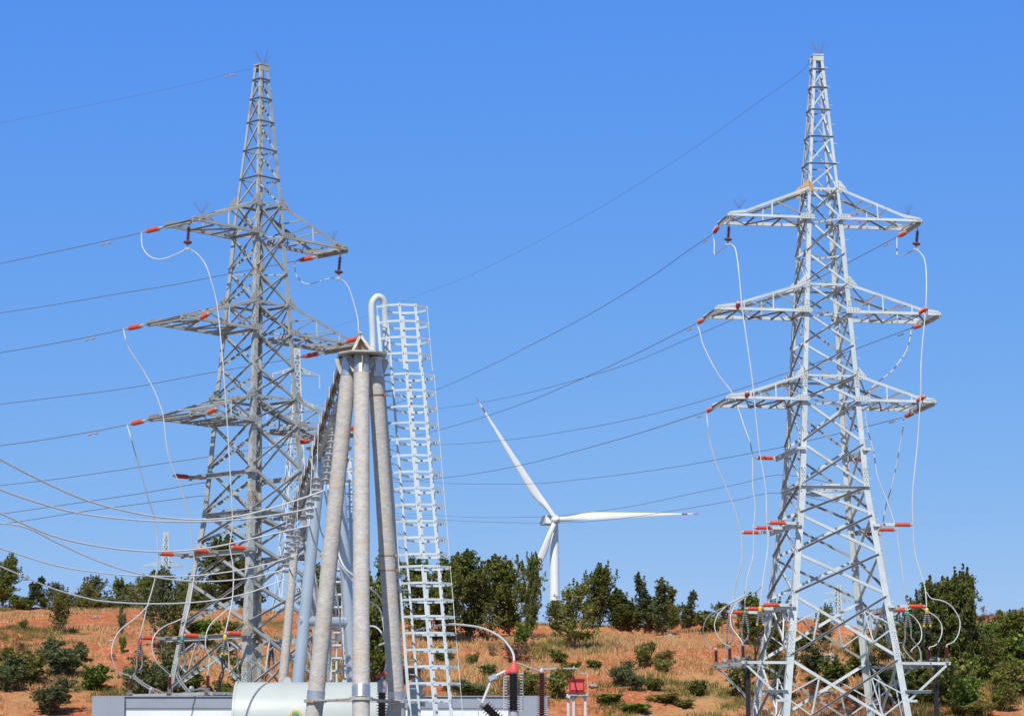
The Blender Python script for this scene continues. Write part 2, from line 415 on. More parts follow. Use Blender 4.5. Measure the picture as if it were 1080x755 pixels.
    for nm, zs, w, ty in secs:
        m = MB(); md = MB()
        for fi, (tt, nn, ca, cb) in enumerate(faces):
            for i in range(len(zs) - 1):
                z1, z0 = zs[i], zs[i+1]
                if ty == 'single':
                    if i == 0: continue
                    diag(m, ca, z0, cb, z1, nn, w, 'A')
                    if fi in (1, ): pass
                else:
                    diag(m, ca, z1, cb, z0, nn, w, 'A')
                    diag(m, ca, z0, cb, z1, nn, w, 'B', md)
                    if nm == 'lower_body_lattice' and i >= 3 and i < 5:
                        # secondary bracing: short ties and posts from the half points
                        pA0, pA1 = T.corner(*ca, z1), T.corner(*cb, z0); pB0, pB1 = T.corner(*ca, z0), T.corner(*cb, z1)
                        for f in (0.25, 0.75):
                            a_, b_ = pA0.lerp(pA1, f), pB0.lerp(pB1, f)
                            o = nn * -0.02
                            m.bar(a_ + o, b_ + o, 0.06, 0.05)
                        hi = pA0.lerp(pA1, 0.25); lo = pB0.lerp(pB1, 0.75)
                        zm = (z1 + z0) / 2
                        m.bar(T.corner(*ca, z1 + (z0-z1)*.5) - nn*.02, pA0.lerp(pA1, .25) - nn*.02, 0.05)
                        m.bar(T.corner(*cb, z1 + (z0-z1)*.5) - nn*.02, pB0.lerp(pB1, .75) - nn*.02, 0.05)
                        m.bar(T.corner(*ca, z1 + (z0-z1)*.5) - nn*.02, pB0.lerp(pB1, .25) - nn*.02, 0.05)
                        m.bar(T.corner(*cb, z1 + (z0-z1)*.5) - nn*.02, pA0.lerp(pA1, .75) - nn*.02, 0.05)
        m.build(nm, st, root)
        if md.v: md.build('outer_' + nm, br, root)
    # horizontals
    m = MB(); PH = {}; PB = {}
    for fi, (tt, nn, ca, cb) in enumerate(faces):
        for z in (29.07, 28.25, 27.27, 26.08, 24.89): horiz(PH.setdefault(z, MB()), ca, cb, z, nn, 0.06)
        for z in (ZA1T, ZA2T, ZA3T): PB.setdefault(z, MB()).ang(T.corner(*ca, z - .02) + nn*.018, T.corner(*cb, z - .02) + nn*.018, .09, UP * -1, nn * -1)
        for z in (ZA1B, ZA2B, ZA3B): 
            if fi >= 2: horiz(PB.setdefault(z, MB()), ca, cb, z, nn, 0.11)
        horiz(PB.setdefault(ZW, MB()), ca, cb, ZW, nn, 0.12)
    for z in (ZA1T, ZA2T, ZA3T, ZA1B, ZA2B, ZA3B, ZW, 20.9):
        m = PB.setdefault(z, MB()); m.bar(T.corner(-1, -1, z), T.corner(1, 1, z), 0.05, 0.06); m.bar(T.corner(-1, 1, z) + UP*0.065, T.corner(1, -1, z) + UP*0.065, 0.05, 0.06)
    # inner ring at the waist
    m = PB[ZW]
    c4 = [T.pt(0, -width(ZW)/2, ZW+.06), T.pt(width(ZW)/2, 0, ZW+.06), T.pt(0, width(ZW)/2, ZW+.06), T.pt(-width(ZW)/2, 0, ZW+.06)]
    for i in range(4): m.bar(c4[i], c4[(i+1) % 4], 0.07, 0.08)
    for (tt, nn, ca, cb) in faces:
        c = (T.corner(*ca, ZW) + T.corner(*cb, ZW)) / 2 + nn * 0.03 - UP*0.03
        m.plate([c - tt*.22 + UP*.12, c + tt*.22 + UP*.12, c + tt*.22 - UP*.12, c - tt*.22 - UP*.12], 0.014, nn)
    for q_ in PB.values(): q_.build('horizontal_brace', st, root)
    for q_ in PH.values(): q_.build('peak_horizontal_brace', br, root)
    # peak head
    m = MB(); h = 0.24
    m.box(T.pt(0, 0, ZP + 0.02), 2*h, 2*h, 0.05, T.u, T.n)
    m.box(T.pt(0, h - .02, ZP - 0.14), 2*h, 0.02, 0.2, T.u, T.n); m.box(T.pt(0, -h + .02, ZP - 0.14), 2*h, 0.02, 0.2, T.u, T.n)
    m.bar(T.pt(-h - .08, 0, ZP - 0.12), T.pt(h + .04, 0, ZP - 0.12), 0.05)
    m.build('peak_cap', st, root)
    def spikes(c, n, ln, seed):
        rnd = random.Random(seed); k = MB()
        for i in range(n):
            d = Vector((rnd.uniform(-1, 1), rnd.uniform(-1, 1), rnd.uniform(0.7, 1.6))).normalized()
            k.tube([c, c + d * ln * 0.5, c + d * ln + Vector((0, 0, -0.05))], 0.003, 4)
        k.build('bird_spikes', STEEL_D, root)
    spikes(T.pt(0.1, 0, ZP + 0.04), 22, 0.75, 1)
    # cross arms
    for (zt, z0, Lh, nm) in ARMS:
        hb = width(z0) / 2; ht = width(zt) / 2; he = hb * (1.06 if nm == 'top' else 1.0)
        for sa in (-1, 1):
            m = MB(); md = MB(); P = {}
            d = T.u * sa
            tipz = z0 + 0.05
            for sb in (1, -1):
                tip = T.pt(sa * Lh, sb * he, z0)
                rootp = T.pt(sa * (hb - 0.05), sb * hb, z0)
                nn = T.n * sb
                if sb == 1 and sa == 1:    # one chord running right through on each face
                    pass
                m.ang(rootp + nn*.03 - UP*.07, tip + nn*.03 - UP*.07, 0.13, UP, nn, w2=.11)
                top_r = T.corner(sa, sb, zt); te = T.pt(sa * (Lh - 0.55), sb * he, z0 + 0.14)
                m.ang(top_r + nn*.045, te + nn*.045, 0.11, UP * -1, nn * -1, w2=.09)
                # stub plate at the tip
                m.plate([te + nn*.05 + d*-.25 + UP*.10, te + nn*.05 + d*.45 - UP*.02, te + nn*.05 + d*.5 - UP*.10, te + nn*.05 - d*.25 - UP*.04], 0.02, nn)
                fr = (0.36, 0.68) if nm != 'top' else (0.45,)
                prev_b = T.corner(sa, sb, z0 + 0.02); 
                for k, f in enumerate(fr):
                    b_ = rootp.lerp(tip, f); t_ = top_r.lerp(te, min(.97, f * (Lh - hb) / (Lh - 0.55 - hb)))
                    m.bar(b_ + nn*.02, t_ + nn*.02 - UP*.02, 0.055)
                    md.ang(prev_b + nn*.012, t_ + nn*.012, 0.055, UP, nn * -1)
                    prev_b = b_
                P[sb] = (rootp, tip, top_r, te)
            # bottom plan bracing
            nseg = 4 if nm != 'top' else 3
            for i in range(nseg):
                f0, f1 = i / nseg, (i + 1) / nseg
                a0 = P[1][0].lerp(P[1][1], f0); b1 = P[-1][0].lerp(P[-1][1], f1); b0 = P[-1][0].lerp(P[-1][1], f0); a1 = P[1][0].lerp(P[1][1], f1)
                lo = UP * -0.03
                if i % 2: md.ang(a0 + lo, b1 + lo, 0.06, d, UP * -1)
                else: md.ang(b0 + lo, a1 + lo, 0.06, d, UP * -1)
                md.ang(a1 + lo*1.8, b1 + lo*1.8, 0.06, d, UP * -1)
            # top plan ties
            for f in (0.36, 0.68):
                m.bar(P[1][2].lerp(P[1][3], f) - UP*.03, P[-1][2].lerp(P[-1][3], f) - UP*.03, 0.05)
            md.bar(P[1][2] - UP*.03, P[-1][2].lerp(P[-1][3], .36) - UP*.03, 0.045)
            # end beam
            e0, e1 = P[1][1] - d*.06 + T.n*.12, P[-1][1] - d*.06 - T.n*.12
            m.ang(e0 - UP*.02, e1 - UP*.02, 0.16, UP * -1, d * -1); m.bar(e0 - d*.3 - UP*.01, e1 - d*.3 - UP*.01, 0.07, 0.09)
            arm = m.build('cross_arm', st, root)
            md.build('bracing', br, arm)
            if nm == 'top': spikes(T.pt(sa * (Lh - 0.5), he * (1 if sa < 0 else .5), z0 + 0.25), 16, 0.6, 5 + sa)
    # gusset plates where the arms meet the body
    for zt, z0, Lh, nm in ARMS:
        for sa in (-1, 1):
            for sb in (-1, 1):
                nn = T.n * sb
                c = T.corner(sa, sb, zt); m = MB(); o = nn * 0.024
                d = T.u * sa
                m.plate([c - d*.2 + UP*.06 + o, c - d*.03 + UP*.30 + o, c + d*.04 + UP*.30 + o, c + d*.36 - UP*.08 + o, c + d*.10 - UP*.22 + o, c - d*.2 - UP*.18 + o], 0.014, nn)
                for bx, bz in ((-.12, 0), (-.12, -.1), (.0, .15), (.0, .05), (.0, -.1), (.1, 0), (.2, -.04), (.08, -.12)):
                    pass
                m.mi = 1
                for bx, bz in ((-.14, 0), (-.14, -.1), (-.03, .18), (-.03, .06), (-.03, -.06), (.07, .02), (.16, -.02), (.26, -.06), (.08, -.12)):
                    q = c + d*bx + UP*bz + o; m.cyl(q, q + nn*.03, 0.016, n=6)
                g = m.build('gusset_plate', [RUSTP if (T.side == 'R' and nm == 'top' and sa == -1) else st, STEEL_D], root)
                if T.side == 'R' and nm == 'top' and sa == -1 and sb == 1: g['label'] = 'gusset plate stained orange brown with rust'
                c2 = T.corner(sa, sb, z0); m = MB(); o = nn * 0.155
                m.plate([c2 - d*.28 + UP*.07 + o, c2 - d*.1 + UP*.16 + o, c2 + d*.2 + UP*.16 + o, c2 + d*.34 + UP*.07 + o, c2 + d*.34 - UP*.08 + o, c2 - d*.28 - UP*.08 + o], 0.012, nn)
                m.mi = 1
                for bx, bz in ((-.2, .02), (-.1, .1), (-.1, 0), (.02, .1), (.02, 0), (.14, .1), (.14, 0), (.26, .02)):
                    q = c2 + d*bx + UP*bz + o; m.cyl(q, q + nn*.025, 0.015, n=6)
                m.build('gusset_plate', [st, STEEL_D], root)
    # brackets carrying the post insulators
    LV = {'A': (12.75, 1.55, [-2.2]), 'B': (9.6, 2.2, [2.1, -0.1, -2.25]), 'C': (6.28, 2.6, [2.4, -0.15, -2.75])}
    for lv, (z, a, bs) in LV.items():
        for sa in (-1, 1):
            m = MB(); h = width(z) / 2
            lo = min(bs) - 0.15; hi = max(h + 0.15, max(bs) + 0.15) if lv != 'A' else h
            xa = h + 0.09
            m.ang(T.pt(sa * xa, hi, z), T.pt(sa * xa, lo, z), 0.20, UP * -1, T.u * sa, t=.02, w2=.12)
            for b in bs:
                m.box(T.pt(sa * ((xa + a) / 2 + .02), b, z - 0.06), abs(a - xa) + .08, 0.16, 0.12, T.u, T.n)
            for sb in (-1, 1):
                m.box(T.pt(sa * (h + .03), sb * h, z - 0.06), 0.34, 0.3, 0.1, T.u, T.n)
            m.build('insulator_bracket', st, root)
    # platforms for the surge arresters
    for sa in (-1, 1):
        m = MB(); z = 3.98; A = 4.15 if sa < 0 else 4.3; h = width(z) / 2
        m.ang(T.pt(sa * A, 2.55, z), T.pt(sa * A, -2.55, z), 0.12, UP * -1, T.u * -sa)
        m.ang(T.pt(sa * (A - .7), 2.45, z - .004), T.pt(sa * (A - .7), -2.45, z - .004), 0.08, UP * -1, T.u * -sa)
        for b in (2.4, -2.4):
            s_ = 1 if b > 0 else -1
            m.ang(T.pt(sa * (h - .1), b * .995, z + .01), T.pt(sa * (A + .1), b, z + .01), 0.11, UP * -1, T.n * -s_)
            zl = z - 1.55
            m.ang(T.pt(sa * (width(zl)/2 - .05), b * 1.05, zl), T.pt(sa * (A - .1), b * 1.01, z - .1), 0.08, UP * -1, T.n * -s_)
            m.box(T.pt(sa * (width(zl)/2 + .1), b * 1.05, zl), 0.5, 0.12, 0.1, T.u, T.n)
        m.build('arrester_platform', st, root)
    if T.side == 'R':
        for z_, sa in ((ZW - 8.3, 1), (ZW - 8.3, -1)):
            m = MB(); h = width(z_)/2
            m.ang(T.pt(sa * (h - .1), h + .02, z_), T.pt(sa * (h + 1.0), h + .02, z_), 0.12, UP * -1, T.n)
            m.build('side_bracket', st, root)
    return root
TL = Tower(-10.328, 101.97, 0.8173, -1.351, 'L', STEEL_O, BRACE_SHADE, 'weathered grey lattice pylon seen corner-on, at the left behind the concrete poles', None)
TR = Tower(12.981, 105.31, 0.1532, 0, 'R', STEEL_N, BRACE_SHADE, 'pale silvery lattice pylon seen face-on at the right, rust-stained plate below its peak', None)
build_tower(TL); build_tower(TR)

# ------------------------------------------------------------------ insulators
def sheds(m, p, q, r0, r1, n, seg=14):
    prof = []
    for i in range(n):
        t0, t1 = i / n, (i + 1) / n; d = t1 - t0
        prof += [(t0, r0), (t0 + d*.25, r0), (t0 + d*.45, r1), (t0 + d*.58, r1), (t0 + d*.75, r0)]
    prof.append((1, r0)); m.lathe(p, q, prof, seg)
def insulator(name, p, q, label, cat, f0=0.15, f1=0.85, r0=0.075, r1=0.105, n=9, m_=None, group=None, rf=0.035, rings=False):
    e = empty(name, p, label, cat, group)
    a, b = p.lerp(q, f0), p.lerp(q, f1)
    m = MB(); sheds(m, a, b, r0, r1, n); m.build('sheds', m_ or SIL, e, True)
    for s, t, fr in ((p, a, 0), (q, b, 1)):
        k = MB(); k.cyl(s, s.lerp(t, .7), rf, n=8); k.lathe(s.lerp(t, .55), t, [(0, rf), (.3, r0 * .9), (1, r0 * .95)], 10)
        k.build('end_fitting', FIT, e, True)
    return e
SIDE = {'L': 'left', 'R': 'right'}
POST = {}
rowname = {'A': 'highest post', 'B': 'upper post row', 'C': 'lower post row'}
for T in (TL, TR):
    pn = SIDE[T.side] + ' pylon'
    for lv, z, a, bs in (('A', 12.75, 1.55, [-2.2]), ('B', 9.6, 2.2, [2.1, -0.1, -2.25]), ('C', 6.28, 2.6, [2.4, -0.15, -2.75])):
        for sa in (-1, 1):
            for i, b in enumerate(bs):
                if lv == 'A' and sa == 1: zz = z + .1
                p = T.pt(sa * a, b, z - .06); q = T.pt(sa * (a + 0.86), b, z - .06)
                pos = ['nearest of three', 'middle of three', 'farthest of three'][i] if len(bs) > 1 else 'alone on its bracket'
                insulator('post_insulator', p, q, 'orange post insulator, %s, %s, %s side of %s' % (pos, rowname[lv], 'left' if sa < 0 else 'right', pn),
                          'insulator', 0.12, 0.86, 0.068, 0.092, 10, group='orange post insulators on the pylons')
                POST[(T.side, lv, sa, i)] = q
    # post insulators standing out from the front of the lower arms
    for k, (aL, nm) in enumerate(((1, 'middle'), (2, 'bottom'))):
        zt, z0, Lh, _ = ARMS[aL]
        for sa in (-1, 1):
            a = sa * (Lh - (0.95 if aL == 1 else .85)); he = width(z0) / 2
            p = T.pt(a, he + .05, z0 + .02); q = p + (T.n * .75 + Vector((0, 0, .10)) + T.u * (.15 * sa))
            insulator('post_insulator', p, q, 'short orange post insulator pointing forward, %s end of %s arm, %s' % ('left' if sa < 0 else 'right', nm, pn),
                      'insulator', 0.15, 0.88, 0.072, 0.095, 8, group='orange post insulators on the pylons')

# ------------------------------------------------------------------ line wires and their tension insulators
def wire(name, pts, r, m, label, cat, group=None, k=6, n=6):
    P = smoothpath(pts, k) if k > 1 else pts
    b = MB(); b.tube(P, r, n); o = b.build(name, m, None, True, origin=P[0]); tag(o, label, cat, group); return o
def in_plane(px, py, S, D):
    """point on the vertical plane through S along the line's direction D"""
    d = ray(px, py); nn = Vector((D.y, -D.x, 0)); o = Vector((0, 0, EYE))
    return o + d * ((S - o).dot(nn) / d.dot(nn))
DR = Vector((-0.20, 0.98, 0)).normalized(); DL = Vector((-0.73, 0.68, 0)).normalized()
def damper(p, d, label):
    m = MB(); d = d.normalized(); up = Vector((0, 0, -.09))
    m.tube([p + d*-.22 + up, p + up*.8, p + d*.22 + up], 0.012, 5)
    m.cyl(p + d*-.30 + up, p + d*-.16 + up, .045, n=8); m.cyl(p + d*.16 + up, p + d*.30 + up, .045, n=8); m.cyl(p, p + up, .02, n=6)
    tag(m.build('vibration_damper', FIT, None, True), label, 'vibration damper', 'vibration dampers on the line wires')
def line(T, arm, sa, pts, D, lab, dpos=None):
    """tension insulator at the back corner of an arm, then the wire leaving along D"""
    zt, z0, Lh, nm = ARMS[arm]
    tip = T.pt(sa * (Lh - .06), -width(z0)/2 - .12, z0 - .08)
    S = in_plane(pts[0][0], pts[0][1], tip, D)
    insulator('tension_insulator', tip, S, 'red tension insulator behind the %s end of the %s arm, %s pylon' % ('left' if sa < 0 else 'right', nm, SIDE[T.side]),
              'insulator', 0.26, 0.74, 0.07, 0.10, 8, m_=SIL, group='tension insulators on the pylon arms', rf=.03)
    P = [in_plane(x, y, tip, D) for x, y in pts]
    P[0] = S
    wire('power_line', P, 0.0145, WIRE, lab, 'power line', 'dark line wires')
    if dpos is not None:
        p = in_plane(*dpos, tip, D); damper(p, P[1] - P[0], 'small weighted damper on the wire from %s end of %s arm, %s pylon' % ('left' if sa < 0 else 'right', nm, SIDE[T.side]))
    return S
S_ = {}
S_['R1-'] = line(TR, 0, -1, [(752, 247), (725, 265), (690, 290), (650, 315), (610, 338), (560, 364), (510, 389), (460, 411), (400, 430), (345, 436)], DR, 'highest power wire, from the left end of the top arm, right pylon', (744, 252))
S_['R1+'] = line(TR, 0, 1, [(946, 250), (895, 277), (862, 294), (820, 315), (775, 336), (720, 360), (665, 383), (610, 400), (545, 417), (480, 428.5), (420, 433), (340, 428)], DR, 'dark wire from the right end of the top arm, crossing the right pylon lattice', (935, 256))
S_['R2-'] = line(TR, 1, -1, [(735, 341), (720, 348.5), (665, 376), (610, 401), (545, 428), (480, 448.6), (420, 463), (345, 470)], DR, 'dark wire from the left end of the middle arm of the right pylon', (728, 345))
S_['R2+'] = line(TR, 1, 1, [(961, 346), (940, 354), (904, 367.5), (866, 381), (828, 394), (775, 412), (720, 428.5), (670, 441), (620, 451), (550, 462), (480, 468.3), (400, 470)], DR, 'dark wire from the right end of the middle arm of the right pylon', (950, 351))
S_['R3-'] = line(TR, 2, -1, [(745, 434), (720, 442), (670, 458), (610, 475), (547, 491), (480, 502.4), (400, 510)], DR, 'dark wire from the left end of the bottom arm of the right pylon', (738, 437))
S_['R3+'] = line(TR, 2, 1, [(953, 440), (915, 449.5), (870, 460.5), (823, 471.7), (770, 482), (720, 491), (670, 498.5), (615, 505), (560, 510), (480, 509.7), (400, 505)], DR, 'dark wire from the right end of the bottom arm of the right pylon', (941, 443))
S_['L1-'] = line(TL, 0, -1, [(149, 245.5), (130, 250), (85, 260), (40, 269.5), (0, 278), (-60, 289)], DL, 'dark wire leaving the left end of the top arm of the left pylon', (112, 255))
S_['L1+'] = line(TL, 0, 1, [(311, 275.5), (299, 278), (236, 290), (180, 301), (130, 309), (60, 321), (0, 330), (-60, 338)], DL, 'dark wire crossing behind the left pylon from the right end of its top arm')
S_['L2-'] = line(TL, 1, -1, [(130, 347.5), (95, 355), (50, 363.5), (0, 372), (-60, 381)], DL, 'dark wire leaving the left end of the middle arm of the left pylon', (95, 355.5))
S_['L2+'] = line(TL, 1, 1, [(315, 377), (299, 380), (228, 392), (180, 401), (130, 410), (60, 419), (0, 426), (-60, 432)], DL, 'dark wire crossing behind the left pylon from the right end of its middle arm')
S_['L3-'] = line(TL, 2, -1, [(134, 448), (98, 455), (50, 463), (0, 470), (-60, 478)], DL, 'dark wire leaving the left end of the bottom arm of the left pylon', (98, 455.5))
S_['L3+'] = line(TL, 2, 1, [(312, 467.5), (280, 472), (217, 482), (170, 489), (130, 495), (60, 505), (0, 512), (-60, 519)], DL, 'dark wire crossing behind the left pylon from the right end of its bottom arm')
# earth wires on the peaks and the two service wires at the waist
pR = TR.pt(-.3, 0, ZP - .12); pL = TL.pt(-.3, -.1, ZP - .12)
wire('earth_wire', [pR] + [in_plane(x, y, pR, DR) for x, y in ((845, 76), (800, 108), (740, 151), (690, 184), (640, 215), (590, 243), (540, 269), (490, 293), (435, 314), (385, 334), (330, 352))], 0.0075, WIRE, 'thin earth wire sloping down left from the peak of the right pylon', 'power line', 'earth wires on the pylon peaks')
wire('earth_wire', [pL] + [in_plane(x, y, pL, DL) for x, y in ((245, 77.5), (200, 89), (130, 104), (60, 118), (0, 130), (-60, 141))], 0.0055, WIRE, 'thin earth wire leaving the peak of the left pylon to the left', 'power line', 'earth wires on the pylon peaks')
pq = in_plane(243, 78, pL, DL); damper(pq, DL, 'small stockbridge damper beside the peak of the left pylon')
for z_, b_, pts, lab in ((ZW + .4, -1.4, ((823, 500.6), (780, 510), (720, 522.4), (670, 533), (620, 540.5), (575, 544.6), (520, 545.5), (480, 544.6), (400, 540)), 'dark service wire from the waist of the right pylon, upper of the two lowest'),
                         (ZW - .4, -1.4, ((820, 519.6), (775, 527.5), (720, 536.8), (670, 544.6), (630, 549), (591, 551), (540, 551), (480, 548.8), (400, 543)), 'dark service wire from below the waist of the right pylon, lowest of all')):
    p = TR.pt(.9, b_, z_); wire('service_wire', [p] + [in_plane(x, y, p, DR) for x, y in pts], 0.011, WIRE, lab, 'power line', 'service wires')
for z_, pts, lab in ((ZW + 1.2, ((214, 509), (150, 520), (90, 529), (0, 542), (-60, 550)), 'dark service wire leaving the waist of the left pylon, upper of two'),
                     (ZW + .6, ((214, 522.6), (150, 531), (90, 539), (19, 550), (-60, 561)), 'dark service wire leaving the waist of the left pylon, lower of two')):
    p = TL.corner(-1, -1, z_) + TL.n * -.05; wire('service_wire', [p] + [in_plane(x, y, p, DL) for x, y in pts], 0.014, WIRE, lab, 'power line', 'service wires')

# suspension strings under the top arms
STR = {}
for T, sa, top, bot, b0 in ((TR, -1, (769, 236), (767.5, 258), .35), (TR, 1, (968, 240), (966, 263), .35), (TL, -1, (199.5, 235), (197.5, 262.5), .55), (TL, 1, (359, 267), (356.8, 293.5), .55)):
    p, q = T.onb(*top, b0), T.onb(*bot, b0)
    e = empty('suspension_insulator', p, 'dark red suspension insulator under the %s end of the top arm, %s pylon' % ('left' if sa < 0 else 'right', SIDE[T.side]), 'insulator', 'suspension insulators under the top arms')
    m = MB(); sheds(m, p.lerp(q, .15), p.lerp(q, .72), .03, .078, 10); m.build('sheds', SILD, e, True)
    m = MB(); m.lathe(p.lerp(q, .68), p.lerp(q, .84), [(0, .04), (.3, .17), (.6, .17), (1, .04)], 16); m.build('grading_disc', SILD, e, True)
    m = MB(); m.cyl(p, p.lerp(q, .2), .025, n=8); m.cyl(p.lerp(q, .8), q, .03, n=8); m.box(q, .22, .08, .08); m.build('clamp', FIT, e)
    STR[(T.side, sa)] = q

# white jumper cables dropping from the arms
def jumper(T, start, pts, end, lab, r=0.0245, side='x', dr=None):
    P = ([start] if start is not None else []) + [T.onb(*p) for p in pts] + ([end] if end is not None else [])
    return wire('jumper_cable', P, r, ALU, lab, 'jumper cable', 'pale jumper cables on the pylons', k=5, n=8)
PO = POST
jumper(TR, S_['R1-'], [(753.4, 257, -1.6), (753.6, 268.7, -1.2), (760, 263.5, -.4)], STR[('R', -1)], 'pale cable loop under the left end of the top arm of the right pylon', .023)
jumper(TR, STR[('R', -1)], [(772.5, 258.6, .5), (776, 264.5, .8), (779, 284, 1.2), (782.6, 323, 1.5), (788, 362, 1.8), (793.7, 403.5, 2.0), (800.6, 472, 2.1), (807.5, 515, 2.1)], PO[('R', 'B', -1, 0)], 'long pale cable from top arm to upper posts, innermost left of the right pylon')
jumper(TR, PO[('R', 'B', -1, 0)], [(810, 575, 2.1), (805, 610, 2.3)], PO[('R', 'C', -1, 0)], 'pale cable between the two nearest left posts of the right pylon')
jumper(TR, S_['R2-'], [(738, 350, -1.6), (742, 364.6, -1.4), (756, 392.4, -1.1), (771.4, 413.2, -.9), (779, 432, -.7), (785, 450, -.5), (791, 466.7, -.3), (793.7, 483.4, -.1), (793.7, 511, -.1), (796.5, 535, -.1)], PO[('R', 'B', -1, 1)], 'pale cable from middle arm past the single post, left of the right pylon')
jumper(TR, PO[('R', 'B', -1, 1)], [(794.5, 585, -.1), (788, 610, -.1)], PO[('R', 'C', -1, 1)], 'pale cable between the two middle left posts of the right pylon')
jumper(TR, S_['R3-'], [(746.2, 445, -1.7), (747.8, 461, -1.8), (755, 488, -1.9), (764.5, 511, -2.0), (775, 538, -2.1)], PO[('R', 'B', -1, 2)], 'pale cable from bottom arm to the farthest upper left post, right pylon')
jumper(TR, PO[('R', 'B', -1, 2)], [(782.6, 589, -2.3), (777, 612, -2.5), (773.7, 630, -2.7)], PO[('R', 'C', -1, 2)], 'pale cable between the two farthest left posts of the right pylon')
jumper(TR, S_['R1+'], [(946, 262, -1.6), (947, 270, -1.2), (955, 268, -.5)], STR[('R', 1)], 'pale cable loop under the right end of the top arm of the right pylon', .023)
jumper(TR, STR[('R', 1)], [(971, 267, .5), (975, 274, .8), (977, 290, 1.2), (976.4, 323, 1.5), (971.6, 378.5, 1.8), (971, 414.6, 1.9), (967.4, 469.5, 2.0), (962.5, 520, 2.1)], PO[('R', 'B', 1, 0)], 'long pale cable hanging outside the right side of the right pylon')
jumper(TR, PO[('R', 'B', 1, 0)], [(964.6, 580.7, 2.1), (971, 604, 2.2), (975.5, 619.6, 2.3)], PO[('R', 'C', 1, 0)], 'pale cable between the two nearest right posts of the right pylon')
jumper(TR, S_['R2+'], [(960, 356, -1.4), (956, 370, -1.3), (948, 382, -1.2), (939.7, 392.4, -1.0), (917.4, 412, -.8), (913, 440, -.7), (921.6, 478, -.5), (925.7, 503, -.4), (935.4, 528, -.3)], PO[('R', 'B', 1, 1)], 'pale cable slanting inward from the right end of the middle arm, right pylon')
jumper(TR, PO[('R', 'B', 1, 1)], [(948, 578, -.1), (952, 606, -.1)], PO[('R', 'C', 1, 1)], 'pale cable between the two middle right posts of the right pylon')
jumper(TR, S_['R3+'], [(952.5, 450, -1.5), (950.8, 461, -1.7), (942.4, 505.7, -2.0), (934, 535, -2.2)], PO[('R', 'B', 1, 2)], 'pale cable from the right end of the bottom arm of the right pylon')
jumper(TR, PO[('R', 'B', 1, 2)], [(934, 600, -2.4)], PO[('R', 'C', 1, 2)], 'pale cable between the two farthest right posts of the right pylon')
jumper(TL, S_['L1-'], [(149.3, 253, -1.3), (150.5, 261, -1.1), (156, 269, -.8), (164, 273, -.5), (173, 273, -.2), (184, 269, .1)], STR[('L', -1)], 'pale cable loop under the left end of the top arm of the left pylon', .023)
jumper(TL, STR[('L', -1)], [(204, 265, .7), (210, 270, .9), (216, 278, 1.1), (220.5, 289, 1.3), (228, 316, 1.5), (232, 348, 1.7), (236.3, 398, 2.0), (240, 451, 2.1), (242.6, 496, 2.2), (245.2, 549, 2.2)], PO[('L', 'B', -1, 0)], 'long pale cable hanging in front of the left pylon from its top arm')
jumper(TL, PO[('L', 'B', -1, 0)], [(246, 600, 2.2), (245, 632, 2.3)], PO[('L', 'C', -1, 0)], 'pale cable between the nearest left posts of the left pylon')
jumper(TL, S_['L2-'], [(131.5, 353, -1.3), (135.3, 366.3, -1.2), (151.2, 391, -.9), (162.3, 411, -.6), (169, 428, -.4), (172.4, 440.3, -.3), (176.4, 474.8, -.2), (183, 496, -.1), (189.6, 512, 0), (198.9, 543.6, 0)], PO[('L', 'B', -1, 1)], 'pale cable from the left end of the middle arm of the left pylon')
jumper(TL, PO[('L', 'B', -1, 1)], [(205.5, 600, -.1), (199.5, 639.6, -.1)], PO[('L', 'C', -1, 1)], 'pale cable between the middle left posts of the left pylon')
jumper(TL, S_['L3-'], [(137, 458, -1.6), (143.2, 480, -1.8), (153.8, 517, -2.0), (164.4, 554, -2.2)], PO[('L', 'B', -1, 2)], 'outermost pale cable from the bottom arm of the left pylon')
jumper(TL, PO[('L', 'B', -1, 2)], [(166.4, 596, -2.3), (161.5, 618, -2.5), (156, 637, -2.6), (152, 653, -2.7)], PO[('L', 'C', -1, 2)], 'pale cable between the farthest left posts of the left pylon')
jumper(TL, S_['L1+'], [(311, 283, -1.2), (313, 291, -1), (320.7, 298.8, -.6), (330, 299, -.3), (339, 296, 0), (349, 293.5, .3)], STR[('L', 1)], 'thin pale cable loop under the right end of the top arm of the left pylon', .019)
jumper(TL, STR[('L', 1)], [(363, 297, .7), (368, 304, .9), (371.5, 314, 1), (376.4, 332, 1.2), (378.2, 350, 1.4), (380, 420, 1.8), (376, 520, 2.1)], PO[('L', 'B', 1, 0)], 'pale cable curving down behind the concrete poles from the right end of the left pylon')

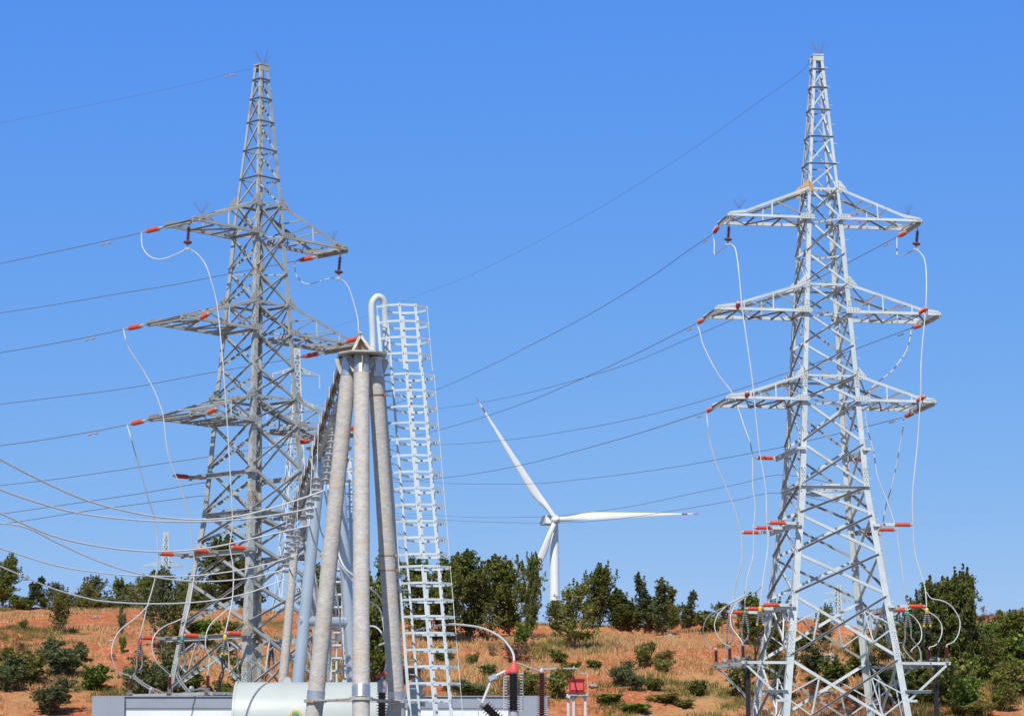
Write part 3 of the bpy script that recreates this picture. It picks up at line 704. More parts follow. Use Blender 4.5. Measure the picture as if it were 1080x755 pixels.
# surge arresters on the platforms, the cable loops that feed them, the cable terminations
def arrester(p, label):
    e = empty('surge_arrester', p, label, 'surge arrester', 'dark red surge arresters on the pylon platforms')
    q = p + Vector((0, 0, .58))
    m = MB(); sheds(m, p + Vector((0, 0, .12)), q, .055, .095, 9); m.build('sheds', SILD, e, True)
    m = MB(); m.cyl(p, p + Vector((0, 0, .12)), .09, n=10); m.box(p + Vector((0, 0, -.03)), .3, .22, .06); m.build('base', STEEL_D, e)
    m = MB(); m.cyl(q, q + Vector((0, 0, .08)), .04, n=8); m.build('cap', FIT, e)
    return q + Vector((0, 0, .08))
AR = {}
for T in (TL, TR):
    for sa in (-1, 1):
        A = 4.15 if sa < 0 else 4.3
        for i, b in enumerate((2.25, 0, -2.4)):
            AR[(T.side, sa, i)] = arrester(T.pt(sa * A, b, 4.02), 'dark red surge arrester, %s, on the %s platform of the %s pylon' % (['nearest of three', 'middle of three', 'farthest of three'][i], 'left' if sa < 0 else 'right', SIDE[T.side]))
        for i, b in enumerate((1.2, -1.2)):
            c = T.pt(sa * (A - .05), b, 4.14); m = MB(); m.box(c + Vector((0, 0, -.06)), .12, .1, .16, T.u, T.n); m.cyl(c + T.n * .02, c + T.n * .12, .1, .07, n=10)
            tag(m.build('arrester_counter', FIT, None, True), 'small grey counter box, %s of two, on the %s platform of the %s pylon' % (['nearer', 'farther'][i], 'left' if sa < 0 else 'right', SIDE[T.side]), 'counter', 'small counters between the surge arresters')
def loop(T, start, pts, end, lab):
    wire('arrester_lead', ([start] if start is not None else []) + [T.onb(*p) for p in pts] + [end], 0.023, ALU, lab, 'cable', 'pale cable loops to the surge arresters', k=6, n=7)
loop(TR, TR.onb(803.5, 618, 2.3), [(797, 624, 1.8), (788.3, 628, 1.2), (773.7, 634.5, .4), (760.5, 641.8, -.4), (750, 647, -1.2), (744, 655, -1.7), (741.5, 665.6, -2.1), (744.6, 676.9, -2.3), (750, 682.5, -2.4)], AR[('R', -1, 2)], 'outermost pale cable loop curving to the left platform of the right pylon')
loop(TR, TR.onb(786.3, 627, -.1), [(779, 631, -.1), (770, 636, -.1), (761.8, 643, -.1), (756, 650, 0), (753.5, 660, 0), (756.8, 670, 0), (763, 678, 0)], AR[('R', -1, 1)], 'second pale cable loop on the left platform of the right pylon')
loop(TR, TR.onb(788.0, 628, -.1), [(781, 633, .3), (775, 639, .8), (770.5, 649.7, 1.2), (772, 661.7, 1.6), (779, 671, 2.0)], AR[('R', -1, 0)], 'innermost pale cable loop on the left platform of the right pylon')
loop(TR, TR.onb(977, 624, 2.3), [(982, 630.5, 2.3), (992.7, 633, 2.3), (1001, 637, 2.3), (1008, 645, 2.3), (1012.5, 655.6, 2.3), (1011, 668, 2.3), (1006, 676, 2.3)], AR[('R', 1, 0)], 'outermost pale cable loop on the right platform of the right pylon')
loop(TR, PO[('R', 'C', 1, 1)], [(965, 639.5, -.1), (972, 641, -.1), (979.5, 645, -.1), (988, 651, -.1), (993, 659, -.1), (993, 669, 0), (988, 679, 0)], AR[('R', 1, 1)], 'middle pale cable loop on the right platform of the right pylon')
loop(TR, PO[('R', 'C', 1, 2)], [(948, 645, -2.7), (958.3, 647, -2.6), (966, 652.7, -2.6), (971.5, 663, -2.5), (971, 675, -2.4)], AR[('R', 1, 2)], 'innermost pale cable loop on the right platform of the right pylon')
loop(TL, TL.onb(157, 637, -2.6), [(149, 646, -2.5), (139.8, 654, -2.4), (129, 662, -2.4), (121, 673, -2.4), (117.5, 688, -2.4), (120, 699, -2.4), (124.4, 708, -2.4)], AR[('L', -1, 2)], 'outermost pale cable loop on the platform of the left pylon')
loop(TL, PO[('L', 'C', -1, 1)], [(195, 653, -.1), (183, 656, -.1), (170, 662.5, -.1), (161.5, 673, -.1), (161, 688, -.1), (167, 700, 0)], AR[('L', -1, 1)], 'middle pale cable loop on the platform of the left pylon')
loop(TL, PO[('L', 'C', -1, 0)], [(243, 642, 2.3), (233, 648, 2.3), (222, 658.5, 2.3), (217.2, 670, 2.3), (217.2, 684.6, 2.3), (221, 694, 2.3)], AR[('L', -1, 0)], 'pale cable loop nearest the viewer on the platform of the left pylon')
bandm = [YEL, GRN, REDB]; bandn = ['yellow', 'green', 'red']
for T in (TL, TR):
    for sa in (-1, 1):
        for i in range(3):
            p = PO[(T.side, 'C', sa, i)] + Vector((0, 0, -.05)); dn = Vector((0, 0, -1))
            e = empty('cable_termination', p, 'dark forked cable termination banded %s, below the lower %s posts, %s pylon' % (bandn[i], 'left' if sa < 0 else 'right', SIDE[T.side]), 'cable termination', 'forked cable terminations under the posts')
            m = MB(); m.lathe(p, p + dn*.22, [(0, .03), (.2, .07), (.8, .08), (1, .05)], 10); m.build('band', bandm[i], e, True)
            legs = []
            for s in (-1, 1):
                q0 = p + dn*.2 + T.u*(.03*s); q1 = p + dn*.68 + T.u*(.13*s)
                m = MB(); sheds(m, q0, q1, .045, .078, 6, 10); m.build('sleeve', GREYC, e, True)
                m = MB(); m.cyl(q1, q1 + dn*.09, .045, n=10); m.build('phase_band', bandm[i], e, True); legs.append(q1 + dn*.09)
            b0 = (2.1, -.1, -2.3)[i]; bun = T.pt(sa * 3.9, 2.0 - i * .12, 4.0)
            for k, q in enumerate(legs):
                outw = -.25 if k == 0 else .15
                P = [q, q + dn*.35 + T.u*(sa*.02*k), q + dn*.8 + T.u*(sa*(.2 + outw)), (q + bun)*.5 + dn*(.75 + .15*k), bun + Vector((0, 0, .1 + .1*k)) + T.u*(.05*k), bun + dn*.5 + T.u*(.05*k)]
                wire('power_cable', P, 0.034, GREYC if i != 0 else BLK, '%s of two cables under the %s-banded termination, %s side of %s pylon' % (['left', 'right'][k] + (' grey' if i else ' black'), bandn[i], 'left' if sa < 0 else 'right', SIDE[T.side]), 'cable', 'cables below the terminations')
        z0 = 4.0; g0 = T.gz
        m = MB(); c = T.pt(sa * 3.9, 1.95, z0 - .45)
        for k in range(6):
            o = T.u * (.07 * (k % 2) - .03) + T.n * (.07 * (k // 2) - .07)
            m.tube([c + o, T.pt(sa * 3.9, 1.95, g0 + .5) + o, T.pt(sa * 3.9, 1.95, g0 - .2) + o], .045, 7)
        tag(m.build('cable_bundle', BLK, None, True), 'black cable bundle dropping to the ground under the %s platform, %s pylon' % ('left' if sa < 0 else 'right', SIDE[T.side]), 'cable bundle', 'black cable bundles')

# ------------------------------------------------------------------ portal gantry: caps at three frames, one beam line
GZ = at(382, 375, 54.0).z
C1 = at(382, 374.5, 54.0); C2 = at(347, 474, 70.3); C3 = at(317, 548, 90.6); C2.z = C1.z; C3.z = C1.z
bd = (C3 - C1); bd.z = 0; bd.normalize(); bp_ = Vector((bd.y, -bd.x, 0))
UPV = Vector((0, 0, 1))
def togr(p, q):  # run a leg on to the ground
    z = ground((q.x), (q.y)) - .1; return p + (q - p) * ((p.z - z) / (p.z - q.z))
def cap(root, c, wd, feet, sl, m_=CAPST, pyramid=True):
    m = MB(); k = wd / 2
    pts = [c + bp_*(-k) - bd*.25, c + bp_*(-k*.5) - bd*.6, c + bp_*(k*.5) - bd*.6, c + bp_*k - bd*.25, c + bp_*k + bd*.45, c - bp_*k + bd*.45]
    m.plate(pts, .035, UPV); m.build('cap_plate', m_, root)
    for p, q in feet:
        a = (q - p).normalized(); s0 = p; s1 = p + a * .42
        m = MB(); m.cyl(s0, s1, sl, n=24); m.build('sleeve', SLEEVE, root, True)
        for dx, dy in ((1, 0), (-1, 0), (0, 1), (0, -1)):
            g = MB(); d = (bp_ * dx + bd * dy); b0 = p + UPV * -.03
            g.plate([b0 + d*sl*.9, b0 + d*(sl + .17), p + a*.36 + d*(sl + .02), p + a*.36 + d*sl*.9], .016, d.cross(UPV))
            g.build('gusset_fin', m_, root)
def lad(root, px_top, Y): pass
# frame 1: three concrete poles
root = empty('concrete_pole_tripod', togr(at(381.3, 395, 53.75), at(380.8, 735, 51.4)), 'tripod of three stained concrete poles joined by a steel cap, in the middle foreground', 'pole')
feet = []
for (x0, y0, Y0), (x1, y1, Y1), r0, r1 in (((369.3, 377, 54.05), (333, 735, 53.7), .165, .178), ((381.3, 376, 53.8), (380.8, 735, 51.6), .168, .176), ((394.8, 377, 54.05), (418, 735, 54.3), .162, .175)):
    p, q = at(x0, y0, Y0), at(x1, y1, Y1); g = togr(p, q); feet.append((p, g))
    a = (g - p).normalized()
    m = MB(); top = p + a * .40; t = (q - p).length; r_end = r0 + (r1 - r0) * (g - p).length / t
    L_ = (g - top).length; prof = []
    n_ = 40
    for i in range(n_ + 1):
        f = i / n_; prof.append((f, r0 + (r_end - r0) * f + .0016 * math.sin(i * 2.3)))
    m.lathe(top, g, prof, 32); pole = m.build('pole', CONC, root, True)
    # bright joint sleeve near the ring plates
    zc = 735 if x1 != 380.8 else 730
    c = at(x1 + (x0 - x1) * (735 - zc) / 360, zc, Y1); m = MB(); m.cyl(c - a*.13, c + a*.13, r1 + .012, n=28); m.build('joint_sleeve', SLEEVE, pole, True)
for f_, yy in ((2, 585.5), (2, 601), (2, 417)):
    p, g = feet[f_]; 
    zt = (at(0, yy, 54.1)).z; t = (p.z - zt) / (p.z - g.z); c = p.lerp(g, t); a = (g - p).normalized()
    m = MB(); m.cyl(c - a*.012, c + a*.012, .178, n=24); m.box(c + Vector((.2, -.05, 0)), .07, .08, .05); m.build('strap', RUST, root)
cap(root, C1, 1.04, feet, .172)
# triangular tie plates between the poles low down
m = MB(); zr = at(380, 738, 53).z
cc = []
for p, g in feet: t = (p.z - zr) / (p.z - g.z); cc.append(p.lerp(g, t))
for i, j in ((0, 1), (1, 2), (0, 2)):
    a_, b_ = cc[i], cc[j]; d = (b_ - a_).normalized(); s_ = d.cross(UPV)
    mid = (a_ + b_) / 2
    m.plate([a_ + d*.12 + s_*.14, mid + s_*.08, b_ - d*.12 + s_*.14, b_ - d*.12 - s_*.14, mid - s_*.08, a_ + d*.12 - s_*.14], .03, UPV)
for c in cc: m.cyl(c - UPV*.03, c + UPV*.03, .24, n=16)
m.build('tie_plate', CAPST, root)
# pyramid on the cap
m = MB(); ap = C1 + UPV*.47 - bp_*.06 - bd*.1
for dx, dy in ((-.26, -.35), (.24, -.35), (-.26, .3), (.24, .3)):
    b0 = C1 + bp_*dx + bd*dy + UPV*.02; m.ang(b0, ap, .06, bp_ * (1 if dx < 0 else -1), bd * (1 if dy < 0 else -1))
m.box(ap, .08, .08, .05)
m.build('peak_frame', CAPST, root)
m = MB(); m.plate([C1 + UPV*.03 - bp_*.12 - bd*.02, C1 + UPV*.03 + bp_*.06 - bd*.02, ap - UPV*.05 + bp_*.03, ap - UPV*.05 - bp_*.05], .02, bd); m.box(C1 + bp_*.1 + UPV*.2, .12, .06, .1)
m.build('rusty_web_plate', RUST, root)
# frame 2: blue-grey steel A frame
f2 = [(at(338.5, 482, 70.1), at(314.5, 717, 69.9)), (at(356.5, 482, 70.4), at(372, 717, 70.6))]
f2 = [(p, togr(p, q)) for p, q in f2]
root2 = empty('steel_portal', (f2[0][1] + f2[1][1]) / 2, 'blue-grey steel pipe A-frame with a cross pipe, between the concrete frames', 'pole')
for p, g in f2: m = MB(); m.cyl(p, g, .15, .185, n=28); m.build('pipe_leg', PIPE, root2, True)
m = MB(); zc = at(345, 656, 70.5).z
c_ = [p.lerp(g, (p.z - zc) / (p.z - g.z)) for p, g in f2]; dd = (c_[1] - c_[0]).normalized()
m.cyl(c_[0] - dd*.16, c_[1] + dd*.16, .145, n=24); m.build('cross_pipe', PIPE, root2, True)
cap(root2, C2, 1.25, f2, .16, STEEL_O)
# frame 3: concrete A frame
f3 = [(at(313, 556, 90.5), at(298.5, 716, 90.3)), (at(322, 556, 90.8), at(339, 716, 91.0))]
f3 = [(p, togr(p, q)) for p, q in f3]
root3 = empty('concrete_portal', (f3[0][1] + f3[1][1]) / 2, 'grey concrete A-frame of two poles, the farthest frame of the gantry', 'pole')
for p, g in f3: m = MB(); m.cyl(p + (g-p).normalized()*.4, g, .14, .19, n=24); m.build('pole', CONC, root3, True)
cap(root3, C3, .9, f3, .15, CAPST)
# beams between the caps: box trusses
def truss(a, b, label):
    L_ = (b - a).length; d = (b - a).normalized(); e = empty('lattice_beam', (a + b) / 2, label, 'gantry beam', 'lattice beams of the gantry')
    hw, hh = .48, .7
    A = a - d*.0 + UPV*-.06; 
    cor = {(-1, 0): (-hw, 0), (1, 0): (hw, 0), (0, 1): (0, -hh)}
    m = MB()
    ch = [bp_*-hw, bp_*-.08, UPV*-.34 - bp_*.28]
    m.ang(A + ch[1], A + ch[1] + d*L_, .09, bp_*-1, UPV*-1); m.ang(A + ch[2], A + ch[2] + d*L_, .09, bp_*-1, UPV)
    n = int(L_ / 2.2)
    for i in range(n):
        p0 = A + d*(L_*i/n); p1 = A + d*(L_*(i+1)/n)
        m.bar(p0 + ch[0] + UPV*-.01, p0 + ch[1] + UPV*-.01, .05, .04)
        for k in (0, ): m.bar(p0 + ch[k] - UPV*.02, p0.lerp(p1, .5) + ch[2] + UPV*.02, .05, .04); m.bar(p0.lerp(p1, .5) + ch[2] + UPV*.02, p1 + ch[k] - UPV*.02, .05, .04)
    m.build('lacing', STEEL_O, e)
    m = MB(); m.ang(A + ch[0], A + ch[0] + d*L_, .15, UPV*-1, bp_, t=.02, w2=.16); m.build('rusty_chord', RUST, e)
    m = MB()
    for i in range(0, n + 1):
        c = A + ch[0] + d*(L_*i/n) - UPV*.08 - bp_*.02; m.plate([c - d*.2 + UPV*.13, c + d*.2 + UPV*.13, c + d*.2 - UPV*.13, c - d*.2 - UPV*.13], .02, bp_)
    m.build('node_plates', STEEL_N, e)
truss(C1 + bd*.3, C2 - bd*.2, 'lattice beam with a rusty brown chord running back from the concrete tripod')
truss(C2 + bd*.3, C3 - bd*.2, 'lattice beam running on from the steel A-frame to the farthest concrete frame')

# slack conductors coming in from the left, ending in disc strings on the beams
def beam_pt(Y, dz=-.1, side=-.42):
    t = (Y - C1.y) / bd.y; p = C1 + bd * t + bp_ * side; p.z = C1.z + dz; return p
def discs(p, q, n, label, full=True):
    e = empty('disc_insulator_string', p, label, 'insulator', 'grey disc insulator strings on the gantry')
    m = MB(); m.cyl(p, q, .008, n=6); m.build('link_rod', FIT, e)
    m = MB()
    for i in range(n):
        c = p.lerp(q, .1 + (.8 if full else .22)*i/(n - 1)); a = (q - p).normalized()
        m.lathe(c - a*.045, c + a*.045, [(0, .03), (.35, .04), (.5, .115), (.72, .108), (.75, .04), (1, .03)], 14)
    m.build('discs', DISCM, e, True)
slack = [
 (61.0, [(-40, 463), (0, 484.5), (40, 505), (83, 524.5), (125, 537), (167, 545), (211, 548), (250, 544.5), (289, 535), (320, 525)], (342, 517), 'top'),
 (64.5, [(-40, 497), (0, 516), (40, 530), (83, 541), (139, 548), (190, 550), (236, 549), (290, 543)], (333, 535), 'second'),
 (68.0, [(-40, 522), (0, 541), (56, 565), (111, 577), (167, 581.6), (220, 577.5), (270, 567)], (326, 554), 'third'),
 (76.0, [(-40, 553), (0, 552), (28, 556.5), (60, 572), (95, 588), (130, 600.5), (167, 609), (210, 613), (250, 611), (280, 605.5)], (305, 599), 'fourth'),
 (79.5, [(-40, 567), (0, 578), (56, 595.5), (100, 603), (139, 606.6), (195, 607.4), (240, 603), (280, 595)], (313, 585), 'fifth'),
 (84.0, [(-40, 580), (0, 597), (28, 609), (56, 620.5), (85, 629), (111, 634), (160, 636.5), (216, 634), (260, 625.5)], (300, 611), 'lowest'),
]
ENDS = []
for Yb, pts, endp, nm in slack:
    B = beam_pt(Yb, -.1, -.2 if nm == 'top' else -.48); Ye = Yb - 1.3
    E_ = at(*endp, Ye); n = len(pts)
    P = [at(x, y, Ye - 14 * (1 - (x + 40) / (endp[0] + 40))) for x, y in pts] + [E_]
    wire('slack_conductor', P, .020, ALU_SUNLIT, 'slack pale conductor sagging in from the left edge, %s of six where it ends' % nm, 'conductor', 'slack conductors coming in from the left', k=6, n=8)
    d = (B - E_); 
    discs(E_, B if d.length < 3.2 else E_ + d.normalized() * 3.2, 12 if nm in ('top', 'lowest') else 4, 'stack of grey insulator discs ending the %s slack conductor at the gantry' % nm, nm in ('top', 'lowest'))
    ENDS.append(E_)
for i, pts in enumerate(([(352, 563, 60.5), (361, 594, 60), (374, 608, 60), (391, 621, 60.2), (404, 637, 61), (412, 690, 61)],
                         [(338, 558, 64), (346, 576, 64), (362, 600, 64), (385, 630, 64.5), (402, 646, 65), (408, 700, 65)],
                         [(333, 575, 67.5), (347, 595, 67.5), (357, 640, 68), (362, 700, 69)],
                         [(311, 612, 75), (318, 622, 75), (328, 640, 75), (338, 700, 76)])):
    wire('dropper_cable', [ENDS[(0, 1, 2, 3)[i]]] + [at(*p) for p in pts], .024, ALU, 'thin pale dropper cable falling behind the poles from the %s slack conductor' % ['top', 'second', 'third', 'fourth'][i], 'cable', 'dropper cables under the gantry')

# ------------------------------------------------------------------ ladders with safety cages
def ladder(name, top, bot, z_top, z_bot, D, secs, label, hook=None, cage=True, sx=(.19, .42), nb=4):
    """ladder leaning along top->bot; stiles at s0 (near) and s1 (far); cage bulges to the right"""
    e = empty(name, bot, label, 'ladder')
    ax = (bot - top).normalized()
    X = Vector((1, 0, 0)); Yv = Vector((0, 1, 0))
    def P(z, off): t = (top.z - z) / (top.z - bot.z); return top.lerp(bot, t) + off
    s0 = Vector((0, 0, 0)); s1 = Vector((sx[0], sx[1], 0))
    m = MB()
    m.bar(P(z_top, s1), P(z_bot, s1), .10, .05, up=X); m.build('stile', PAINTED, e)
    m = MB(); m.bar(P(z_top - .1, s0), P(z_bot, s0), .06, .06, up=X); m.build('stile', PAINTED, e)
    z = z_top - .3
    while z > z_bot and z_top > 8.5:
        m = MB(); m.cyl(P(z, s0), P(z, s1), .014, n=8); z -= .30
        m.build('rung', PAINTED, e, True)
    if cage:
        # hoop outline: from near stile, bulging right, back to the far stile
        hoop = [(0, 0), (.25, -.22), (.5, -.30), (.84, -.22), (1.07, .08), (1.06, .42), (.84, .70), (.52, .78), (.30, .68), (sx[0], sx[1])]
        for (z1, z0, dx) in secs:
            z = z1
            while z > z0 - .01:
                m = MB(); hp = [P(z, Vector((a * D + dx, b * D, 0))) for a, b in hoop]
                for a_, b_ in zip(hp[:-1], hp[1:]): 
                    d_ = (b_ - a_).normalized(); m.bar(a_ - d_*.01, b_ + d_*.01, .012, .047)
                z -= .352
                m.build('cage_hoop', PAINTED, e)
            zl = z0
            for (a, b) in ((0, 0), (.5, -.32), (.84, -.24), (1.085, .08), (.84, .72), (.52, .80)):
                m = MB(); m.bar(P(z1 + .03, Vector((a * D + dx, b * D, 0))), P(zl - .03, Vector((a * D + dx, b * D, 0))), .056, .012, up=Vector((0, 1, 0)) if (a, b) in ((.5, -.32), (.84, -.24), (.84, .72), (.52, .80)) else X)
                m.build('cage_bar', PAINTED, e)
            m = MB()
            z = z1
            while z > z0 - .01:
                for (a, b) in ((0, 0), (.5, -.34), (.84, -.26), (1.1, .08)):
                    c = P(z, Vector((a * D + dx, b * D, 0))); m.cyl(c - Yv*.02, c, .010, n=6)
                z -= .352
            m.build('cage_bolts', FIT, e)
    if hook:
        m = MB(); m.tube(smoothpath(hook, 8), .075, 12); m.build('hooped_handrail', PAINTED, e, True)
    return e
lt = at(397.5, 322, 54.4); lb = at(435.0, 830, 54.4)
lt, lb = at(397.5, 322, 54.5), at(432.5, 755, 54.5)
zb_ = ground(-1, 54) ; lb2 = lt + (lb - lt) * ((lt.z - zb_) / (lt.z - lb.z))
hk = [at(393.3, 374, 54.7), at(392.9, 350, 54.7), at(392, 328, 54.7), at(392.7, 319, 54.7), at(397, 313.5, 54.75), at(402, 314, 54.8), at(405.3, 320, 54.85), at(406.2, 335, 54.9), at(407, 352, 54.92), at(408, 372, 54.92)]
zz = lambda y: at(0, y, 54.3).z
ladder('caged_ladder', lt, lb2, zz(327), zb_ + .1, 1.0, [(zz(322), zz(388), 0), (zz(394.5), zz(585), .03), (zz(597), zb_ + 2.2, .03)], 'tall white caged ladder with a hooped handrail leaning beside the concrete tripod', hk)
l2t, l2b = at(346, 482, 71.6), at(349, 716, 71.6); z2 = 0
l2b = l2t + (l2b - l2t) * ((l2t.z) / (l2t.z - l2b.z))
ladder('caged_ladder', l2t, l2b, l2t.z, .1, .72, [(l2t.z, 1.8, 0)], 'smaller white caged ladder standing behind the blue-grey steel A-frame', None, True, (.14, .3))

# ------------------------------------------------------------------ substation pieces at the bottom
# cabin with grey trim
a0, a1 = at(98, 735.5, 80), at(578, 731.5, 80.0); zt = (a0.z + a1.z) / 2; ay = 80.0
e = empty('equipment_cabin', Vector(((a0.x + a1.x)/2, ay + 1.5, 0)), 'long low white cabin with a grey roof trim, behind the tank and the ladder', 'cabin')
x0, x1 = a0.x, a1.x; m = MB(); gz0 = -0.1
m.box(Vector(((x0+x1)/2, ay + 1.6, (zt - .375 + gz0)/2)), x1 - x0 - .1, 3.12, zt - .375 - gz0)
m.build('wall', WALLW, e)
m = MB()
m.box(Vector(((x0 + x1)/2, ay + 1.6, zt - .2)), x1 - x0, 3.2, .34); m.build('roof_trim', TRIM, e)
for cx, wd in ((x0 + .5, 1.0), (x1 - .48, .92)):
    m = MB(); m.box(Vector((cx, ay - .02, (zt - .033 + gz0)/2)), wd, .22, zt - .033 - gz0); m.build('corner_pillar', TRIM, e)
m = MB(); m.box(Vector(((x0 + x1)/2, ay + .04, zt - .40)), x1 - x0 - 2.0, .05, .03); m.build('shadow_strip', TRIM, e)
m = MB(); m.box(Vector(((x0 + x1)/2, ay + 1.6, zt - .012)), x1 - x0 + .08, 3.3, .03); m.build('roof_edge', TRIM, e)
# horizontal tank
Yt = 59.0; tl, tr_ = at(250.5, 719, Yt), at(424, 719, Yt); rt = .92; zc = tl.z - rt
e = empty('conservator_tank', Vector(((tl.x + tr_.x)/2, Yt, zc - rt)), 'big pale grey horizontal tank behind the concrete poles at the bottom', 'tank')
m = MB(); pa, pb = Vector((tl.x, Yt, zc)), Vector((tr_.x, Yt, zc)); 
m.lathe(pa, pb, [(0, rt - .02), (.004, rt), (.97, rt), (.985, rt - .03), (.995, rt - .09), (1, rt - .2)], 64); m.build('tank_shell', TANK, e, True)
m = MB(); m.lathe(pa - Vector((.03, 0, 0)), pa + Vector((.03, 0, 0)), [(0, rt - .01), (.1, rt + .022), (.9, rt + .022), (1, rt - .01)], 64); m.build('end_flange', TANK, e, True)
for px in (303, 415):
    c = at(px, 719, Yt); c.z = zc + rt; m = MB(); pts = [c + Vector((-.1, 0, -.02)), c + Vector((.1, 0, -.02)), c + Vector((.075, 0, .07)), c + Vector((.03, 0, .12)), c + Vector((-.03, 0, .12)), c + Vector((-.075, 0, .07))]
    m.plate(pts, .03, Vector((0, 1, 0))); m.build('lifting_lug', TANK, e)
gp = at(315.5, 755.5, Yt); gy = Yt - math.sqrt(max(.01, rt*rt - (gp.z - zc)**2)); gp.y = gy
m = MB(); m.cyl(gp + Vector((0, .05, 0)), gp - Vector((0, .09, 0)), .135, n=28); g = m.build('level_gauge', YEL, e, True)
m = MB(); m.cyl(gp - Vector((0, .09, 0)), gp - Vector((0, .098, 0)), .09, n=24); m.build('gauge_face', mat('gauge_face_teal', (.08, .35, .30), .3), g, True)
m = MB(); m.bar(gp - Vector((.04, .104, .03)), gp + Vector((.05, -.104, .03)), .012, .008); m.build('gauge_needle', REDB, g)
for k in (0.34, 0.67):
    c = pa.lerp(pb, k); m = MB(); m.box(c - UPV * (rt + (c.z - rt) / 2 - .12), .35, 1.1, c.z - rt + .24); m.build('saddle_support', TANK, e)
# round-ended transformer part right behind the ladder
e = empty('transformer_pipe_elbow', at(441, 760, 57), 'pale blue-grey pipe elbow behind the lower part of the tall ladder', 'pipe')
m = MB(); m.tube(smoothpath([at(436, 775, 57.3), at(437, 745, 57.3), at(438.5, 728, 57.3), at(442, 718, 57.4)], 6), .15, 16); m.build('elbow_body', TANK, e, True)
m = MB(); c = at(441.5, 722, 57.25); m.box(c, .30, .2, .10); m.box(at(446, 738, 57.4), .1, .2, .28); m.build('flange', TANK, e)
# dark bushing with the faded red cover
Yb = 50.0
def bushing(px, ytop, ybot, Y, r0, r1, n, label, covered, sm=BRWN):
    p, q = at(px, ybot, Y), at(px, ytop, Y); g = Vector((q.x, Y, 0)); q.x = p.x
    e = empty('bushing', Vector((p.x, Y, p.z)), label, 'bushing')
    m = MB(); sheds(m, p, q, r0, r1, n, 18); m.build('sheds', sm, e, True)
    m = MB(); m.lathe(q, q + UPV*.08, [(0, r0*1.1), (.5, r0*1.2), (1, r0*.6)], 14); m.build('terminal_cap', FIT, e, True)
    m = MB(); m.cyl(p - UPV*.25, p, r0*1.5, r0*1.3, n=16); m.cyl(Vector((p.x, Y, 0)), p - UPV*.24, .09, n=12); m.build('base_flange', FIT, e, True)
    return e, q
e, q = bushing(541.5, 710, 749, 50, .075, .135, 15, 'dark brown ribbed bushing with a faded red cover on its top', True)
m = MB(); c = q + UPV*.02
m.lathe(c, c + UPV*.24 + Vector((.02, 0, 0)), [(0, .10), (.3, .10), (.65, .055), (1, .02)], 14); m.lathe(c + Vector((0, 0, .04)), c + Vector((-.19, 0, -.01)), [(0, .10), (.5, .07), (1, .025)], 12); m.build('red_cover', PINK, e, True)
m = MB()
for i in range(14):
    zz_ = at(0, 710 + 39*i/13, 50).z
    for sx_ in (-1, 1): m.bar(Vector((c.x + sx_*.12, 50.0, zz_)), Vector((c.x + sx_*.185, 50.0, zz_)), .07, .016)
for sx_ in (-1, 1): m.bar(Vector((c.x + sx_*.185, 50.02, at(0, 749, 50).z)), Vector((c.x + sx_*.185, 50.02, at(0, 709, 50).z)), .02)
m.build('field_rings', DISCM, e)
TOPB = c
wire('arc_cable', [at(542, 699, 50), at(541.5, 690, 50.2), at(536, 680, 50.6), (at(527, 671, 51.2)), at(510, 662.5, 52.2), at(490, 659, 53.4), at(470, 658.5, 55), at(440, 664, 57), at(400, 680, 59)], .023, ALU, 'pale cable arching up from the red-topped bushing and away behind the ladder', 'cable')
wire('thin_lead', [at(543, 698, 50), at(556, 703, 50.2), at(566, 706.5, 50.4), at(571, 708, 50.5)], .014, ALU, 'thin lead from the red-topped bushing to the brown insulator column', 'cable')
# tube and tilted arrester
pA, pJ, pB = at(533, 707.5, 50), at(519.5, 714, 49.9), at(508.5, 741, 49.8)
e = empty('cranked_tube', pJ, 'pale cranked tube with a grey elbow joining the bushing to the tilted arrester', 'tube')
m = MB(); m.tube([pA, pJ], .03, 10); m.build('upper_tube', ALU, e, True)
m = MB(); m.tube([pJ, pB], .03, 10); m.build('lower_tube', ALU, e, True)
m = MB(); m.box(pJ, .17, .11, .10, (pA - pJ).normalized(), Vector((0, 1, 0)), (pA - pJ).normalized().cross(Vector((0, 1, 0)))); m.build('elbow_joint', PIPE, e)
pC = at(540, 772, 49.8)
e = empty('tilted_bushing', pC, 'dark brown ribbed bushing tilted over at the bottom edge', 'bushing')
m = MB(); sheds(m, pB.lerp(pC, .08), pC, .07, .13, 13, 16); m.build('sheds', BRWN, e, True)
m = MB(); m.cyl(pB, pB.lerp(pC, .09), .09, .07, n=12); m.bar(pB + Vector((-.09, 0, .09)), pB + Vector((.06, 0, -.02)), .03); m.tube([pB + Vector((-.05, 0, 0)), pB + Vector((-.09, 0, -.1)), pB + Vector((-.06, 0, -.28))], .008, 5); m.build('clamp', FIT, e)
m = MB(); m.cyl(pC, Vector((pC.x + .1, pC.y, 0)), .10, n=10); m.build('support_post', FIT, e)
# brown insulator column
e, q = bushing(571.5, 709, 775, 50.5, .045, .10, 30, 'slim red-brown ribbed insulator column right of the cabin corner', False, SILD)
